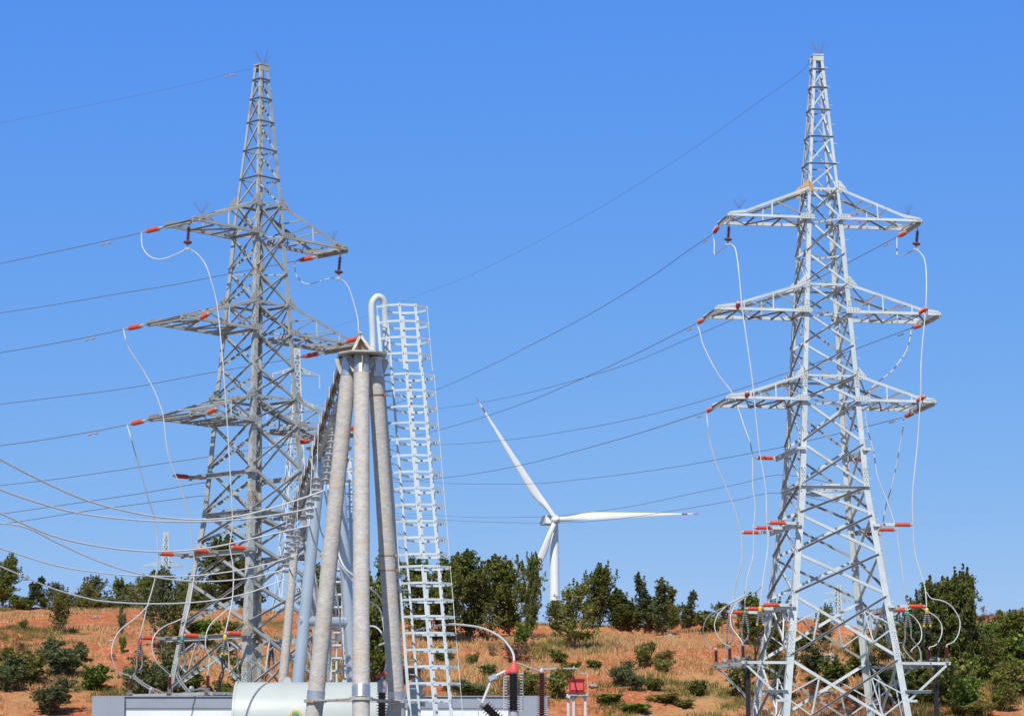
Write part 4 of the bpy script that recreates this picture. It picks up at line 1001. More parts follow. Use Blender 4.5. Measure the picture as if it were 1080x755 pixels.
# small dark bushing between the poles
e, q = bushing(402.5, 730, 775, 57.0, .08, .13, 15, 'black ribbed bushing between the middle and right concrete poles', False)
m = MB(); c = q; m.lathe(c, c + UPV*.28, [(0, .10), (.1, .105), (.85, .105), (1, .07)], 16); m.cyl(c + UPV*.28, c + UPV*.42, .03, n=8); m.build('metal_cap', FIT, e, True)
m = MB(); m.cyl(c + Vector((.03, -.10, .14)), c + Vector((.03, -.115, .14)), .035, n=12); m.build('red_marker', REDB, e, True)
m = MB(); m.tube([c + Vector((-.14, 0, .34)), c + Vector((-.03, 0, .38)), c + Vector((.1, 0, .43))], .045, 8); m.build('cable_clamp', PINK, e, True)
wire('arc_cable', [c + UPV*.40, at(406, 706, 57), at(408, 692, 57), at(406.5, 676, 57.2), at(401, 665, 57.6), at(393, 660, 58), at(380, 662, 58.6)], .02, ALU, 'thin cable arching up from the black bushing between the concrete poles', 'cable')
# red box on its stand
Yr = 62.0; bx = at(608.3, 723, Yr); zt_, zb2 = at(608, 715.5, Yr).z, at(608, 731, Yr).z
e = empty('red_box_on_stand', Vector((bx.x, Yr, 0)), 'small red equipment box on a grey steel stand right of the cabin', 'equipment box')
m = MB(); m.box(Vector((bx.x, Yr, (zt_+zb2)/2)), .36, .30, zt_ - zb2 - .08); bo = m.build('box', REDBOX, e)
m = MB(); m.box(Vector((bx.x, Yr, zt_ - .02)), .40, .34, .045); m.build('lid', REDBOX, bo)
m = MB(); m.box(Vector((bx.x, Yr - .155, (zt_+zb2)/2 - .01)), .30, .02, .17); m.build('front_panel', PINK, bo)
m = MB(); m.box(Vector((bx.x, Yr, zb2 + .015)), .42, .36, .03); m.build('bottom_rim', REDBOX, bo)
for sx_ in (-.21, -.08, .2):
    m = MB(); m.bar(Vector((bx.x + sx_, Yr, 0)), Vector((bx.x + sx_, Yr, zb2 - .01)), .06, .08, up=Vector((0, 1, 0))); m.build('leg', STEEL_N, e)
m = MB(); m.box(Vector((bx.x, Yr, zb2 - .03)), .50, .3, .04); m.cyl(Vector((bx.x - .25, Yr - .1, zb2 - .05)), Vector((bx.x - .17, Yr - .1, zb2 - .1)), .05, n=10); m.build('stand_top', STEEL_N, e)
e = empty('disconnector_arm', at(590, 704.5, 61), 'thin metal disconnector arms on a short rod above the red box', 'disconnector')
m = MB(); m.bar(at(570, 705, 61), at(587, 704.5, 61), .035); m.bar(at(594, 704.5, 61), at(609.5, 704.5, 61), .03); m.cyl(at(571.5, 708, 61), at(571.5, 702.5, 61), .04, n=8); m.build('arm', FIT, e)
m = MB(); m.bar(at(605, 715.5, 62), at(605, 703, 61.0), .03); m.bar(at(612, 709.5, 62), at(619.5, 710, 62), .025); m.bar(at(619.5, 710, 62), at(620, 735, 62), .02); m.build('rod', FIT, e)

# ------------------------------------------------------------------ wind turbine
YT = 1040.0
hub = at(585.5, 548, YT - 4); base = Vector((at(585, 700, YT).x, YT, 5))
e = empty('wind_turbine', base, 'white three-bladed wind turbine with red-banded blade tips rising behind the trees', 'wind turbine')
m = MB(); m.lathe(base, Vector((base.x, YT, hub.z - 1)), [(0, 2.9), (.5, 2.2), (1, 1.6)], 32); m.build('tower', TURB, e, True)
yaw = R(14); ra = Vector((math.sin(yaw), -math.cos(yaw), 0)); rs = Vector((math.cos(yaw), math.sin(yaw), 0))
nb_ = Vector((base.x - 1.5, YT + 1, hub.z + .2))
m = MB(); m.box(nb_ - rs * 1.2, 4.2, 9.5, 3.4, rs * 1.0, ra * -1); m.build('nacelle', TURB, e)
hc = hub + ra * 1.0
m = MB(); m.lathe(hc - ra*2.2, hc + ra*2.2, [(0, 1.7), (.5, 1.9), (.8, 1.4), (1, .3)], 20); m.build('hub', TURB, e, True)
for th, Lb in ((125.0, 59.5), (3.3, 60.5), (245, 60)):
    d = rs * math.cos(R(th)) + UPV * math.sin(R(th)); s_ = d.cross(ra).normalized()
    bl = MB(); secs_ = []
    N_ = 48
    for i in range(N_ + 1):
        f = i / N_; c = hc + d * (1.2 + (Lb - 1.2) * f) + ra * (2.8 * f * f)
        ch_ = 1.9 if f < .04 else (1.9 + (3.3 - 1.9) * sstep(.04, .22, f) if f < .22 else 3.2 * (1 - (f - .22) / .78) ** 1.05 + .22)
        th_ = (1.9 if f < .04 else 1.9 - 1.2 * sstep(.04, .25, f)) * (1 if f < .25 else (1 - .85 * (f - .25) / .75))
        tw = R(28 * (1 - f) ** 2); cs = s_ * math.cos(tw) + ra * math.sin(tw); ct = ra * math.cos(tw) - s_ * math.sin(tw)
        off = -.25 * ch_ if f > .04 else 0
        ring = []
        for k in range(12):
            a = 2 * math.pi * k / 12
            ring.append(c + cs * (math.cos(a) * ch_ / 2 + (-.28 * ch_ * sstep(.04, .2, f))) + ct * (math.sin(a) * th_ / 2 * (1 - .35 * math.cos(a))))
        secs_.append(ring)
    vs = [p for r_ in secs_ for p in r_]; fs = []; mi = []
    for i in range(N_):
        red = (i >= 46) or (42 <= i < 44)
        for k in range(12): fs.append((i*12 + k, i*12 + (k+1) % 12, (i+1)*12 + (k+1) % 12, (i+1)*12 + k)); mi.append(1 if red else 0)
    fs.append(tuple(range(N_*12, N_*12 + 12))); mi.append(1)
    bl.v = [tuple(v) for v in vs]; bl.f = fs; bl.m = mi
    bl.build('blade', [TURB, TURBR], e, True)

# ------------------------------------------------------------------ far pylons
def far_pylon(px, ytop, Y, wtop, wbase, arms, r, label, gz=None, m_=STEEL_N):
    top = at(px, ytop, Y); g = (ground(top.x, Y) if gz is None else gz) - .3; H = top.z - g
    c = Vector((top.x, Y, g)); e = empty('distant_pylon', c, label, 'power pylon', 'small pylons in the distance')
    W = lambda z: wtop + (wbase - wtop) * (1 - (z - g) / H) ** 1.35
    rot = .35; u = Vector((math.cos(rot), math.sin(rot), 0)); v = Vector((-math.sin(rot), math.cos(rot), 0))
    K = lambda sa, sb, z: Vector((c.x, c.y, z)) + u * (sa * W(z) / 2) + v * (sb * W(z) / 2)
    zs = [g]; z = g
    while z < top.z - .5: z = min(top.z, z + max(1.1, W(z) * 1.0)); zs.append(z)
    for sa in (-1, 1):
        for sb in (-1, 1):
            m = MB()
            for z0, z1 in zip(zs[:-1], zs[1:]): m.bar(K(sa, sb, z0), K(sa, sb, z1), r * 1.5)
            m.build('leg', m_, e)
    m = MB()
    for a, b in (((-1, -1), (1, -1)), ((1, -1), (1, 1)), ((1, 1), (-1, 1)), ((-1, 1), (-1, -1))):
        for z0, z1 in zip(zs[:-1], zs[1:]): m.bar(K(*a, z0), K(*b, z1), r); m.bar(K(*b, z0), K(*a, z1), r); m.bar(K(*a, z1), K(*b, z1), r)
    m.build('lattice', m_, e)
    for ya, half in arms:
        za = at(px, ya, Y).z
        m = MB()
        for s in (-1, 1):
            tip = Vector((c.x, c.y, za)) + u * (s * half)
            for sb in (-1, 1):
                m.bar(K(s, sb, za), tip, r); m.bar(K(s, sb, za + half * .28), tip, r); m.bar(K(s, sb, za).lerp(tip, .5), K(s, sb, za + half * .28).lerp(tip, .5), r)
                m.bar(K(s, sb, za + half*.28), K(s, sb, za).lerp(tip, .5), r)
            m.cyl(tip, tip - UPV * 1.3, .07, n=6)
        m.build('cross_arm', m_, e)
far_pylon(175, 561, 430, .6, 5.5, ((597, 3.6),), .11, 'small pale pylon above the trees at the left, beside the left pylon')
far_pylon(313, 368, 250, .5, 4.6, ((395, 2.4), (430, 2.9), (466, 2.6)), .075, 'slender white lattice pylon half hidden between the left pylon and the gantry')
far_pylon(884, 615, 700, .8, 5, ((626, 4), (634, 4.5)), .2, 'tiny faint pylon seen through the base of the right pylon')

# ------------------------------------------------------------------ vegetation
def leaves_mesh(name, centers, spread, per, size, mats, rng, flat=0.0, aspect=1.6):
    n = len(centers) * per
    c = np.repeat(np.array(centers), per, axis=0)
    sp = np.repeat(np.array(spread), per)[:, None]
    off = rng.normal(size=(n, 3)); off /= np.maximum(1e-6, np.linalg.norm(off, axis=1))[:, None]; off *= (rng.random((n, 1)) ** .5)
    off[:, 2] *= .75
    p = c + off * sp
    a = rng.normal(size=(n, 3)); a /= np.linalg.norm(a, axis=1)[:, None]
    b = rng.normal(size=(n, 3)); b[:, 2] += flat; b -= a * np.sum(a*b, axis=1)[:, None]; b /= np.linalg.norm(b, axis=1)[:, None]
    s = size * (0.6 + .8 * rng.random((n, 1)))
    v = np.stack([p - a*s*aspect/2, p + b*s/2, p + a*s*aspect/2, p - b*s/2], axis=1).reshape(-1, 3)
    me = bpy.data.meshes.new(name); me.vertices.add(4*n); me.vertices.foreach_set('co', v.ravel())
    me.loops.add(4*n); me.loops.foreach_set('vertex_index', np.arange(4*n)); me.polygons.add(n)
    me.polygons.foreach_set('loop_start', np.arange(0, 4*n, 4)); me.polygons.foreach_set('loop_total', np.full(n, 4))
    me.update(); me.validate(); me.materials.append(mats); return me
def plant_proto(kind, seed, H, W, leafm, nl, per, lsize, low=.15, spr=.35, up=.55):
    """returns (crown mesh, trunk mesh), origin at the base"""
    rnd = random.Random(seed); rng = np.random.default_rng(seed)
    m = MB(); cs = []; sps = []
    bush = kind == 'bush'
    stems = 1 if not bush else rnd.randint(4, 6)
    for s in range(stems):
        lean = Vector((rnd.uniform(-.1, .1), rnd.uniform(-.1, .1), 1)) if not bush else Vector((rnd.uniform(-.6, .6), rnd.uniform(-.6, .6), 1))
        hh = H * (rnd.uniform(.75, .95) if not bush else rnd.uniform(.45, .9)); pts = []; p = Vector((rnd.uniform(-.15, .15), rnd.uniform(-.15, .15), -.2)) if bush else Vector((0, 0, -.2))
        N_ = 7; d = lean.normalized()
        for i in range(N_ + 1):
            pts.append(p.copy()); d = (d + Vector((rnd.uniform(-.13, .13), rnd.uniform(-.13, .13), .03))).normalized(); p = p + d * hh / N_
        r0 = H * (.016 if not bush else .009)
        m.tube(pts, [r0 * (1 - .8*i/N_) for i in range(N_ + 1)], 6)
        L_ = max(3, nl // stems)
        for k in range(L_):
            f = low + (1 - low) * (k + rnd.random()) / L_; i = min(N_ - 1, int(f * N_)); q = pts[i].lerp(pts[i+1], f * N_ - i)
            if kind == 'column': env = W/2 * (.55 + .45 * math.sin(math.pi * min(1, f * 1.05))) * rnd.uniform(.5, 1.2)
            elif kind == 'cone': env = W/2 * (1.1 - .9 * f) * rnd.uniform(.65, 1.15)
            else: env = W/2 * math.sin(math.pi * (.18 + .74 * f)) ** .7 * rnd.uniform(.55, 1.25)
            an = rnd.uniform(0, 2*math.pi); dd = Vector((math.cos(an), math.sin(an), up * rnd.uniform(.4, 1.6) + (f > .8) * .8)).normalized()
            bl = [q]; p2 = q.copy()
            for j in range(4):
                dd = (dd + Vector((rnd.uniform(-.2, .2), rnd.uniform(-.2, .2), rnd.uniform(0, .2)))).normalized(); p2 = p2 + dd * env / 4; bl.append(p2.copy())
            m.tube(bl, [r0 * .42 * (1 - f*.5) * (1 - .2*j) for j in range(5)], 4)
            for j in (1, 2, 3, 4):
                if rnd.random() < (.55, .8, 1, 1)[j-1]:
                    cs.append(tuple(bl[j] + Vector((rnd.uniform(-1, 1), rnd.uniform(-1, 1), rnd.uniform(-.6, 1))) * spr * .5)); sps.append(spr * rnd.uniform(.55, 1.2))
            # upright shoots that break the outline
            if kind in ('round', 'column') and rnd.random() < .7:
                sh = bl[rnd.choice((3, 4))]; hh2 = spr * rnd.uniform(1.0, 2.8); tp = sh + Vector((rnd.uniform(-.15, .15), rnd.uniform(-.15, .15), 1)) * hh2
                m.tube([sh, tp], [r0 * .16, r0 * .05], 4)
                for q_ in (.45, .75, 1.0): cs.append(tuple(sh.lerp(tp, q_))); sps.append(spr * (.42 - .2 * q_))
            # a side twig
            dd2 = (dd + Vector((rnd.uniform(-1, 1), rnd.uniform(-1, 1), rnd.uniform(-.2, .7)))).normalized(); e_ = bl[2] + dd2 * env * .45
            m.tube([bl[2], e_], [r0 * .2, r0 * .08], 4); cs.append(tuple(e_)); sps.append(spr * rnd.uniform(.5, 1))
        top = pts[-1]; cs.append(tuple(top + Vector((0, 0, H*.03)))); cs.append(tuple(top + Vector((0, 0, H*.08)))); sps.append(spr * .3); sps.append(spr * .6)
    lm = leaves_mesh('crown', cs, sps, per, lsize, LEAF[leafm], rng)
    tm = m.mesh('trunk', BARK, True); return lm, tm
PRO = {
 'dense': [plant_proto('round', 11, 5.2, 3.9, 'dark', 104, 22, .10, .05, .30, 1.1), plant_proto('round', 12, 5.4, 3.7, 'dark', 96, 22, .10, .06, .30, 1.2), plant_proto('round', 13, 5, 4.1, 'dark', 108, 22, .10, .05, .30, 1.0)],
 'olive': [plant_proto('round', 21, 4.6, 3.6, 'olive', 56, 16, .09, .10, .27, 1.3), plant_proto('round', 22, 5, 3.4, 'olive', 52, 16, .09, .10, .27, 1.4), plant_proto('round', 23, 4.4, 3.9, 'grey', 54, 16, .09, .10, .27, 1.2)],
 'column': [plant_proto('column', 31, 5, 1.7, 'grey', 46, 18, .085, .05, .20, 2.4), plant_proto('column', 32, 5, 1.5, 'olive', 40, 16, .085, .05, .18, 2.6)],
 'bush': [plant_proto('bush', 41, 2, 2.2, 'olive', 54, 20, .085, .08, .20, 1.3), plant_proto('bush', 42, 2, 2.3, 'dark', 54, 22, .085, .08, .20, 1.2), plant_proto('bush', 43, 2, 2.0, 'grey', 48, 16, .08, .08, .19, 1.5), plant_proto('bush', 44, 2, 2.0, 'olive', 40, 14, .08, .05, .17, 1.8)],
 'green': [plant_proto('bush', 51, 2, 2.2, 'bright', 50, 22, .10, .08, .22, 1.1), plant_proto('bush', 52, 2, 1.8, 'bright', 36, 16, .13, .2, .2, 1)],
 'cone': [plant_proto('cone', 61, 4, 2.6, 'dark', 60, 22, .11, .10, .28, .2)],
 'dry': [plant_proto('bush', 71, 2, 1.6, 'dry', 30, 8, .07, .08, .2, 1.6)],
}
prng = random.Random(99)
def plant(kind, px, ybase, ytop, wpx, Y, label, cat='tree', group=None, v=None, bury=0.0, name=None):
    """plant on the slope at depth Y; its height and width follow from the photo"""
    best = None                                     # find where the slope passes the plant's foot
    for k_ in range(0, 130):
        yy = 114 + k_ * .5; p_ = at(px, ybase, yy); dz = ground(p_.x, yy) - p_.z
        if dz >= 0: best = yy; break
    Y = best if best is not None and best < 172 and ybase < 756 else (min(Y, 176) if ybase < 756 else Y)
    base = at(px, ybase, Y); x = base.x; g = ground(x, Y) - bury
    top = at(px, ytop, Y).z; H = max(.5, top - g); W_ = wpx / F * Y
    i = (v if v is not None else prng.randrange(len(PRO[kind]))) % len(PRO[kind]); lm, tm = PRO[kind][i]
    if kind in ('bush', 'green', 'dry'): h0, w0 = 2.0, 2.2
    elif kind == 'column': h0, w0 = 5.0, 1.7
    elif kind == 'cone': h0, w0 = 4.0, 2.6
    else: h0, w0 = 5.2, 4.3
    nm = name or {'dense': 'broadleaf_tree', 'olive': 'young_tree', 'column': 'slender_tree', 'bush': 'shrub', 'green': 'green_shrub', 'cone': 'conifer', 'dry': 'dry_shrub'}[kind]
    e = empty(nm, Vector((x, Y, g)), label, cat, group)
    e.rotation_euler = (0, 0, prng.uniform(0, 6.28)); e.scale = (W_ / w0, W_ / w0, H / h0)
    for me, cn in ((lm, 'crown' if cat == 'tree' else 'foliage'), (tm, 'trunk' if cat == 'tree' else 'stems')):
        o = bpy.data.objects.new(cn, me); col.objects.link(o); o.parent = e
    return e
G1 = 'trees along the crest of the hill'
T_ = [
 # kind, px, ybase, ytop, width, Y, label
 ('dense', 2, 642, 590, 42, 168, 'dark tree cut by the left edge of the photo'),
 ('column', 31, 642, 604, 22, 174, 'slender tree second from the left edge on the crest'),
 ('column', 47, 642, 610, 22, 178, 'thin tree left of the loose olive tree on the crest'),
 ('olive', 64, 668, 614, 40, 160, 'loose olive tree standing forward on the open red slope at the left'),
 ('olive', 84, 642, 620, 34, 178, 'low tree between the olive tree and the crest thicket at the left'),
 ('olive', 104, 642, 604, 40, 174, 'rounded grey-green tree on the crest left of the tiny pylon'),
 ('olive', 130, 642, 613, 38, 176, 'low tree in the crest thicket right of the rounded grey-green one'),
 ('olive', 152, 642, 600, 44, 172, 'bushy tree just left of the small far pylon'),
 ('olive', 172, 690, 593, 58, 158, 'tall olive tree in front of the small far pylon'),
 ('olive', 186, 690, 606, 44, 150, 'second olive tree low beside the leg of the left pylon'),
 ('dense', 232, 642, 568, 62, 170, 'tall dark tree behind the middle of the left pylon'),
 ('dense', 262, 642, 590, 50, 174, 'dark tree behind the right half of the left pylon'),
 ('olive', 330, 668, 590, 40, 176, 'tree behind the gantry frames'),
 ('olive', 352, 668, 604, 36, 170, 'tree between the steel pipe legs'),
 ('dense', 385, 730, 612, 60, 150, 'dark tree behind the middle concrete pole'),
 ('dense', 408, 728, 588, 58, 146, 'tall dark tree filling the gap between the middle and right concrete poles'),
 ('dense', 445, 676, 590, 56, 168, 'dark tree behind the tall ladder'),
 ('dense', 470, 678, 596, 52, 165, 'dark tree at the right edge of the tall ladder'),
 ('dense', 497, 674, 584, 62, 168, 'broad dark tree left of the wind turbine'),
 ('dense', 537, 672, 588, 58, 170, 'broad dark tree just left of the turbine tower'),
 ('dense', 559, 672, 585, 36, 173, 'broad dark tree hiding the foot of the lower turbine blade'),
 ('olive', 606, 686, 608, 58, 158, 'green tree with a visible trunk right below the turbine'),
 ('dense', 633, 664, 602, 44, 173, 'dark tree right of the turbine'),
 ('dense', 586, 668, 634, 34, 175, 'lower tree at the foot of the turbine tower'),
 ('column', 662, 664, 622, 26, 173, 'slim low tree in the gap right of the turbine trees'),
 ('column', 684, 664, 598, 26, 172, 'tall slender grey-green tree left of the right pylon'),
 ('column', 699, 670, 604, 34, 164, 'second slender tree beside the tall slender one'),
 ('column', 721, 664, 618, 22, 174, 'thin upright tree nearest the right pylon'),
 ('olive', 18, 642, 626, 30, 173, 'low tree between the left edge tree and the slender one'), ('olive', 44, 642, 628, 30, 172, 'low grey-green tree behind the loose olive tree'), ('olive', 76, 642, 624, 30, 174, 'small tree right behind the loose olive tree'), ('olive', 117, 642, 626, 30, 172, 'small bushy tree on the crest, third left of the far pylon'), ('olive', 141, 642, 620, 30, 174, 'small bushy tree on the crest just left of the far pylon'), ('olive', 208, 642, 612, 40, 173, 'loose tree on the crest behind the left leg of the left pylon'),
 ('olive', 668, 664, 634, 36, 173, 'low grey-green tree left of the slender trees'), ('olive', 730, 663, 640, 26, 173, 'small tree right of the thin upright one'), ('olive', 618, 665, 628, 34, 174, 'low tree filling the dip right of the turbine tower'), ('olive', 715, 664, 636, 30, 175, 'low tree behind the thin upright one'), ('olive', 683, 665, 640, 34, 171, 'low olive tree under the tall slender one'),
 ('dense', 1010, 720, 613, 54, 154, 'rounded dark tree filling the right half of the domed clump'), ('dense', 980, 720, 616, 46, 154, 'rounded dark tree filling the left half of the domed clump'),
 ('olive', 60, 644, 612, 34, 176, 'small tree on the crest directly behind the loose olive tree'), ('olive', 90, 644, 608, 36, 177, 'small grey-green tree second right of the loose olive tree'), ('olive', 128, 644, 606, 40, 177, 'taller bushy tree on the crest halfway to the far pylon'), ('dense', 160, 644, 608, 40, 177, 'dark low tree on the crest at the foot of the far pylon'), ('olive', 194, 644, 604, 38, 177, 'loose tree on the crest just right of the far pylon'),
 ('column', 672, 664, 618, 30, 174, 'thin upright tree just left of the tall slender grey-green tree'), ('column', 709, 666, 612, 30, 168, 'slender tree between the second slender tree and the thin upright one'), ('column', 692, 664, 606, 26, 176, 'slender tree behind the two slender ones'), ('olive', 706, 668, 632, 34, 166, 'low loose tree at the foot of the slender trees'), ('column', 648, 664, 612, 22, 174, 'thin tree at the right shoulder of the dark tree right of the turbine'), ('olive', 516, 676, 612, 40, 166, 'greener tree in the dip between the two broad dark trees'),
 ('dense', 655, 664, 630, 40, 177, 'low dark tree behind the slim one'),
 ('dense', 694, 664, 634, 50, 178, 'low dark tree behind the slender ones'),
 ('olive', 748, 662, 642, 32, 170, 'small tree left of the cable loops'),
 ('olive', 764, 662, 632, 38, 172, 'olive tree behind the left cable loops'),
 ('dense', 792, 680, 630, 46, 168, 'dark tree behind the left posts of the right pylon'),
 ('dense', 818, 700, 640, 40, 160, 'dark tree behind the left legs of the right pylon'),
 ('olive', 871, 690, 630, 36, 165, 'upright yellow-green tree seen through the right pylon'),
 ('olive', 905, 695, 662, 34, 165, 'low tree seen through the right legs of the right pylon'),
 ('olive', 935, 700, 645, 50, 160, 'dark tree behind the right leg of the right pylon'),
 ('olive', 960, 720, 634, 56, 150, 'bushy dark tree behind the right cable loops'),
 ('dense', 994, 720, 611, 62, 152, 'large domed dark tree at the right'),
 ('olive', 1022, 715, 632, 40, 156, 'dark tree merging with the right side of the domed one'),
 ('olive', 1042, 720, 664, 62, 145, 'wide tree below the small conifer at the right'),
 ('cone', 1054, 675, 641, 20, 168, 'small conifer on the skyline at the right'),
 ('dry', 1045, 672, 634, 22, 167, 'bare reddish twiggy tree on the skyline at the right'),
 ('dense', 1072, 700, 650, 50, 150, 'dark tree cut by the right edge'),
]
for k, px, yb, yt, wp, Y, lab in T_: plant(k, px, yb, yt, wp * (1.0 if px in (559, 586) else 1.3 if k == 'dense' else 1.32 if k == 'olive' else 1.15), Y, lab, 'tree', G1)
G2 = 'shrubs scattered over the slope'
B_ = [
 ('bush', 28, 760, 678, 76, 124, 'large dark shrub in the bottom left corner'), ('bush', 66, 760, 672, 70, 126, 'large shrub right of the corner one at the bottom left'),
 ('bush', 5, 760, 692, 50, 122, 'shrub cut by the left edge at the bottom'), ('bush', 50, 768, 715, 60, 118, 'low shrub in front of the big ones at the bottom left'),
 ('green', 97, 728, 700, 36, 128, 'small bright green leafy plant on bare red earth at the left'),
 ('bush', 150, 745, 690, 54, 126, 'shrub under the left platform of the left pylon'), ('bush', 180, 745, 684, 52, 128, 'shrub right behind the left platform of the left pylon'), ('bush', 200, 735, 700, 44, 124, 'low shrub by the leg of the left pylon'),
 ('green', 214, 684, 646, 40, 150, 'bright green round bush behind the left pylon'), ('bush', 236, 700, 668, 30, 145, 'shrub behind the near leg of the left pylon'),
 ('bush', 128, 668, 640, 12, 160, 'small upright shrub on the open slope left of the pylon'), ('green', 129, 692, 664, 8, 150, 'narrow green cactus-like plant on the terrace edge'),
 ('bush', 24, 643, 627, 34, 172, 'low bush on the crest between the left edge and the loose olive tree'), ('bush', 92, 643, 627, 44, 173, 'low bush on the crest under the small trees at the left'), ('bush', 118, 643, 627, 44, 173, 'low bush on the crest left of the small far pylon'), ('bush', 205, 643, 627, 40, 173, 'low bush on the crest behind the left leg of the left pylon'), ('bush', 655, 662, 645, 50, 173, 'low bush on the crest under the slim trees in the middle'),
 ('bush', 245, 745, 715, 40, 122, 'shrub at the foot of the left pylon'), ('bush', 262, 730, 690, 40, 126, 'shrub behind the left end of the tank'),
 ('bush', 84, 690, 676, 18, 148, 'clump on the terrace edge, left of two'), ('bush', 70, 694, 682, 14, 146, 'clump on the terrace edge, next to the loose tree'),
 ('green', 628, 708, 692, 22, 138, 'small green shrub right above the red box'), ('bush', 653, 724, 696, 38, 134, 'rounded shrub right of the red box'), ('bush', 679, 706, 672, 34, 146, 'upright shrub on the middle slope'),
 ('bush', 672, 730, 706, 28, 132, 'shrub low right of the rounded one'), ('bush', 690, 728, 712, 24, 134, 'small shrub right of the low one in the middle'),
 ('dry', 545, 700, 664, 50, 150, 'leafless reddish shrub behind the bushing'), ('green', 548, 684, 655, 24, 156, 'light green bush under the broad dark trees'), ('bush', 480, 730, 718, 40, 130, 'low bush above the cabin roof'),
 ('bush', 500, 734, 716, 44, 128, 'low bush behind the tilted bushing'), ('bush', 560, 735, 705, 36, 130, 'bush between the bushing and the brown column'), ('bush', 588, 738, 700, 40, 130, 'bush between the brown column and the red box'),
 ('green', 515, 715, 700, 22, 142, 'small green shrub above the cranked tube'), ('bush', 470, 700, 684, 30, 148, 'small shrub right of the ladder'), ('bush', 590, 700, 682, 22, 148, 'small shrub above the red box to its left'), ('green', 640, 742, 728, 36, 128, 'low green clump right of the red box stand'), ('bush', 735, 735, 715, 24, 132, 'small shrub on the red bank left of the right pylon'), ('bush', 615, 676, 664, 26, 160, 'small shrub beside the green tree under the turbine'), ('bush', 700, 700, 684, 30, 148, 'twiggy shrub right of the upright one on the middle slope'), ('green', 668, 752, 738, 40, 124, 'low light green clump near the bottom in the middle'),
 ('dry', 534, 735, 705, 30, 128, 'dry twiggy shrub behind the dark bushing'),
 ('bush', 700, 760, 746, 40, 121, 'dark green ground shrub at the bottom edge left of the right pylon'), ('bush', 722, 762, 748, 34, 120, 'second dark ground shrub at the bottom edge'),
 ('bush', 748, 668, 645, 34, 164, 'yellowish bush left of the cable loops'), ('bush', 780, 735, 690, 44, 132, 'bush below the left platform of the right pylon'), ('bush', 805, 760, 700, 44, 126, 'bush behind the left legs of the right pylon'), ('bush', 824, 740, 680, 40, 140, 'bush inside the left legs of the right pylon'),
 ('bush', 860, 712, 682, 40, 145, 'bush on the slope inside the right pylon, left'), ('bush', 885, 722, 690, 44, 140, 'bush on the slope inside the right pylon, middle'), ('bush', 905, 715, 690, 34, 142, 'bush on the slope inside the right pylon, right'),
 ('bush', 868, 770, 725, 50, 124, 'low bush at the bottom inside the right pylon'), ('bush', 910, 770, 730, 50, 122, 'low bush at the bottom right inside the right pylon'), ('bush', 932, 735, 690, 40, 134, 'bush behind the right leg of the right pylon'),
 ('bush', 955, 765, 712, 50, 126, 'bush beside the right leg foot'), ('bush', 985, 765, 705, 56, 128, 'bush below the right platform'), ('bush', 1010, 768, 722, 50, 122, 'bush at the bottom right of the right pylon'),
 ('green', 1052, 700, 654, 56, 140, 'bright green bush near the right edge'), ('green', 1076, 712, 658, 44, 138, 'bright green bush cut by the right edge'), ('bush', 1040, 765, 700, 60, 126, 'bush in front of the pale rocks at the right'),
 ('bush', 1070, 768, 712, 56, 122, 'bush in the bottom right corner'), ('green', 1030, 720, 690, 30, 136, 'light green bush left of the pale rock'), ('bush', 1000, 745, 690, 50, 138, 'bush under the domed tree'),
 ('bush', 970, 735, 680, 50, 142, 'bush under the bushy dark tree at the right'), ('bush', 1025, 770, 735, 50, 118, 'low shrub at the bottom edge right'), ('bush', 1058, 750, 715, 40, 128, 'shrub right of the pale rocks'),
 ('bush', 945, 745, 705, 44, 132, 'bush beside the right leg, under the platform'), ('bush', 990, 725, 690, 46, 140, 'bush directly below the domed tree'), ('green', 1015, 752, 712, 40, 127, 'lighter green bush below the domed tree'), ('bush', 1062, 735, 690, 50, 134, 'bush right of the pale pinkish rock'), ('bush', 975, 762, 728, 46, 121, 'low bush at the bottom, left of the right corner bushes'), ('bush', 1030, 705, 672, 46, 148, 'olive bush between the domed tree and the conifer'),
 ('bush', 1045, 700, 672, 50, 150, 'olive shrub below the conifer'), ('bush', 1075, 690, 668, 40, 156, 'olive shrub on the right skyline'), ('bush', 845, 690, 665, 30, 158, 'bush at the crest inside the right pylon'), ('green', 985, 700, 668, 40, 146, 'lighter bush in front of the domed tree'),
]
for k, px, yb, yt, wp, Y, lab in B_: plant(k, px, yb, yt, wp * 1.08, Y, lab, 'shrub', G2, bury=.05)
# small weeds on the slope: countable tufts of leaves, scattered
wr = random.Random(7)
for i in range(60):
    Y = wr.uniform(121, 166); px = wr.choice((wr.uniform(440, 800), wr.uniform(20, 260), wr.uniform(830, 1080))); x = (px - 540) / F * Y; g = ground(x, Y); s = wr.uniform(.16, .5)
    lm, tm = PRO[wr.choice(('bush', 'bush', 'green', 'dry'))][0]
    e = empty('weed', Vector((x, Y, g)), 'small low weed growing on the slope, too small to tell apart', 'weed', 'small weeds on the slope'); e.scale = (s, s, s * wr.uniform(.6, 1.1)); e.rotation_euler = (0, 0, wr.uniform(0, 6))
    o = bpy.data.objects.new('foliage', lm); col.objects.link(o); o.parent = e
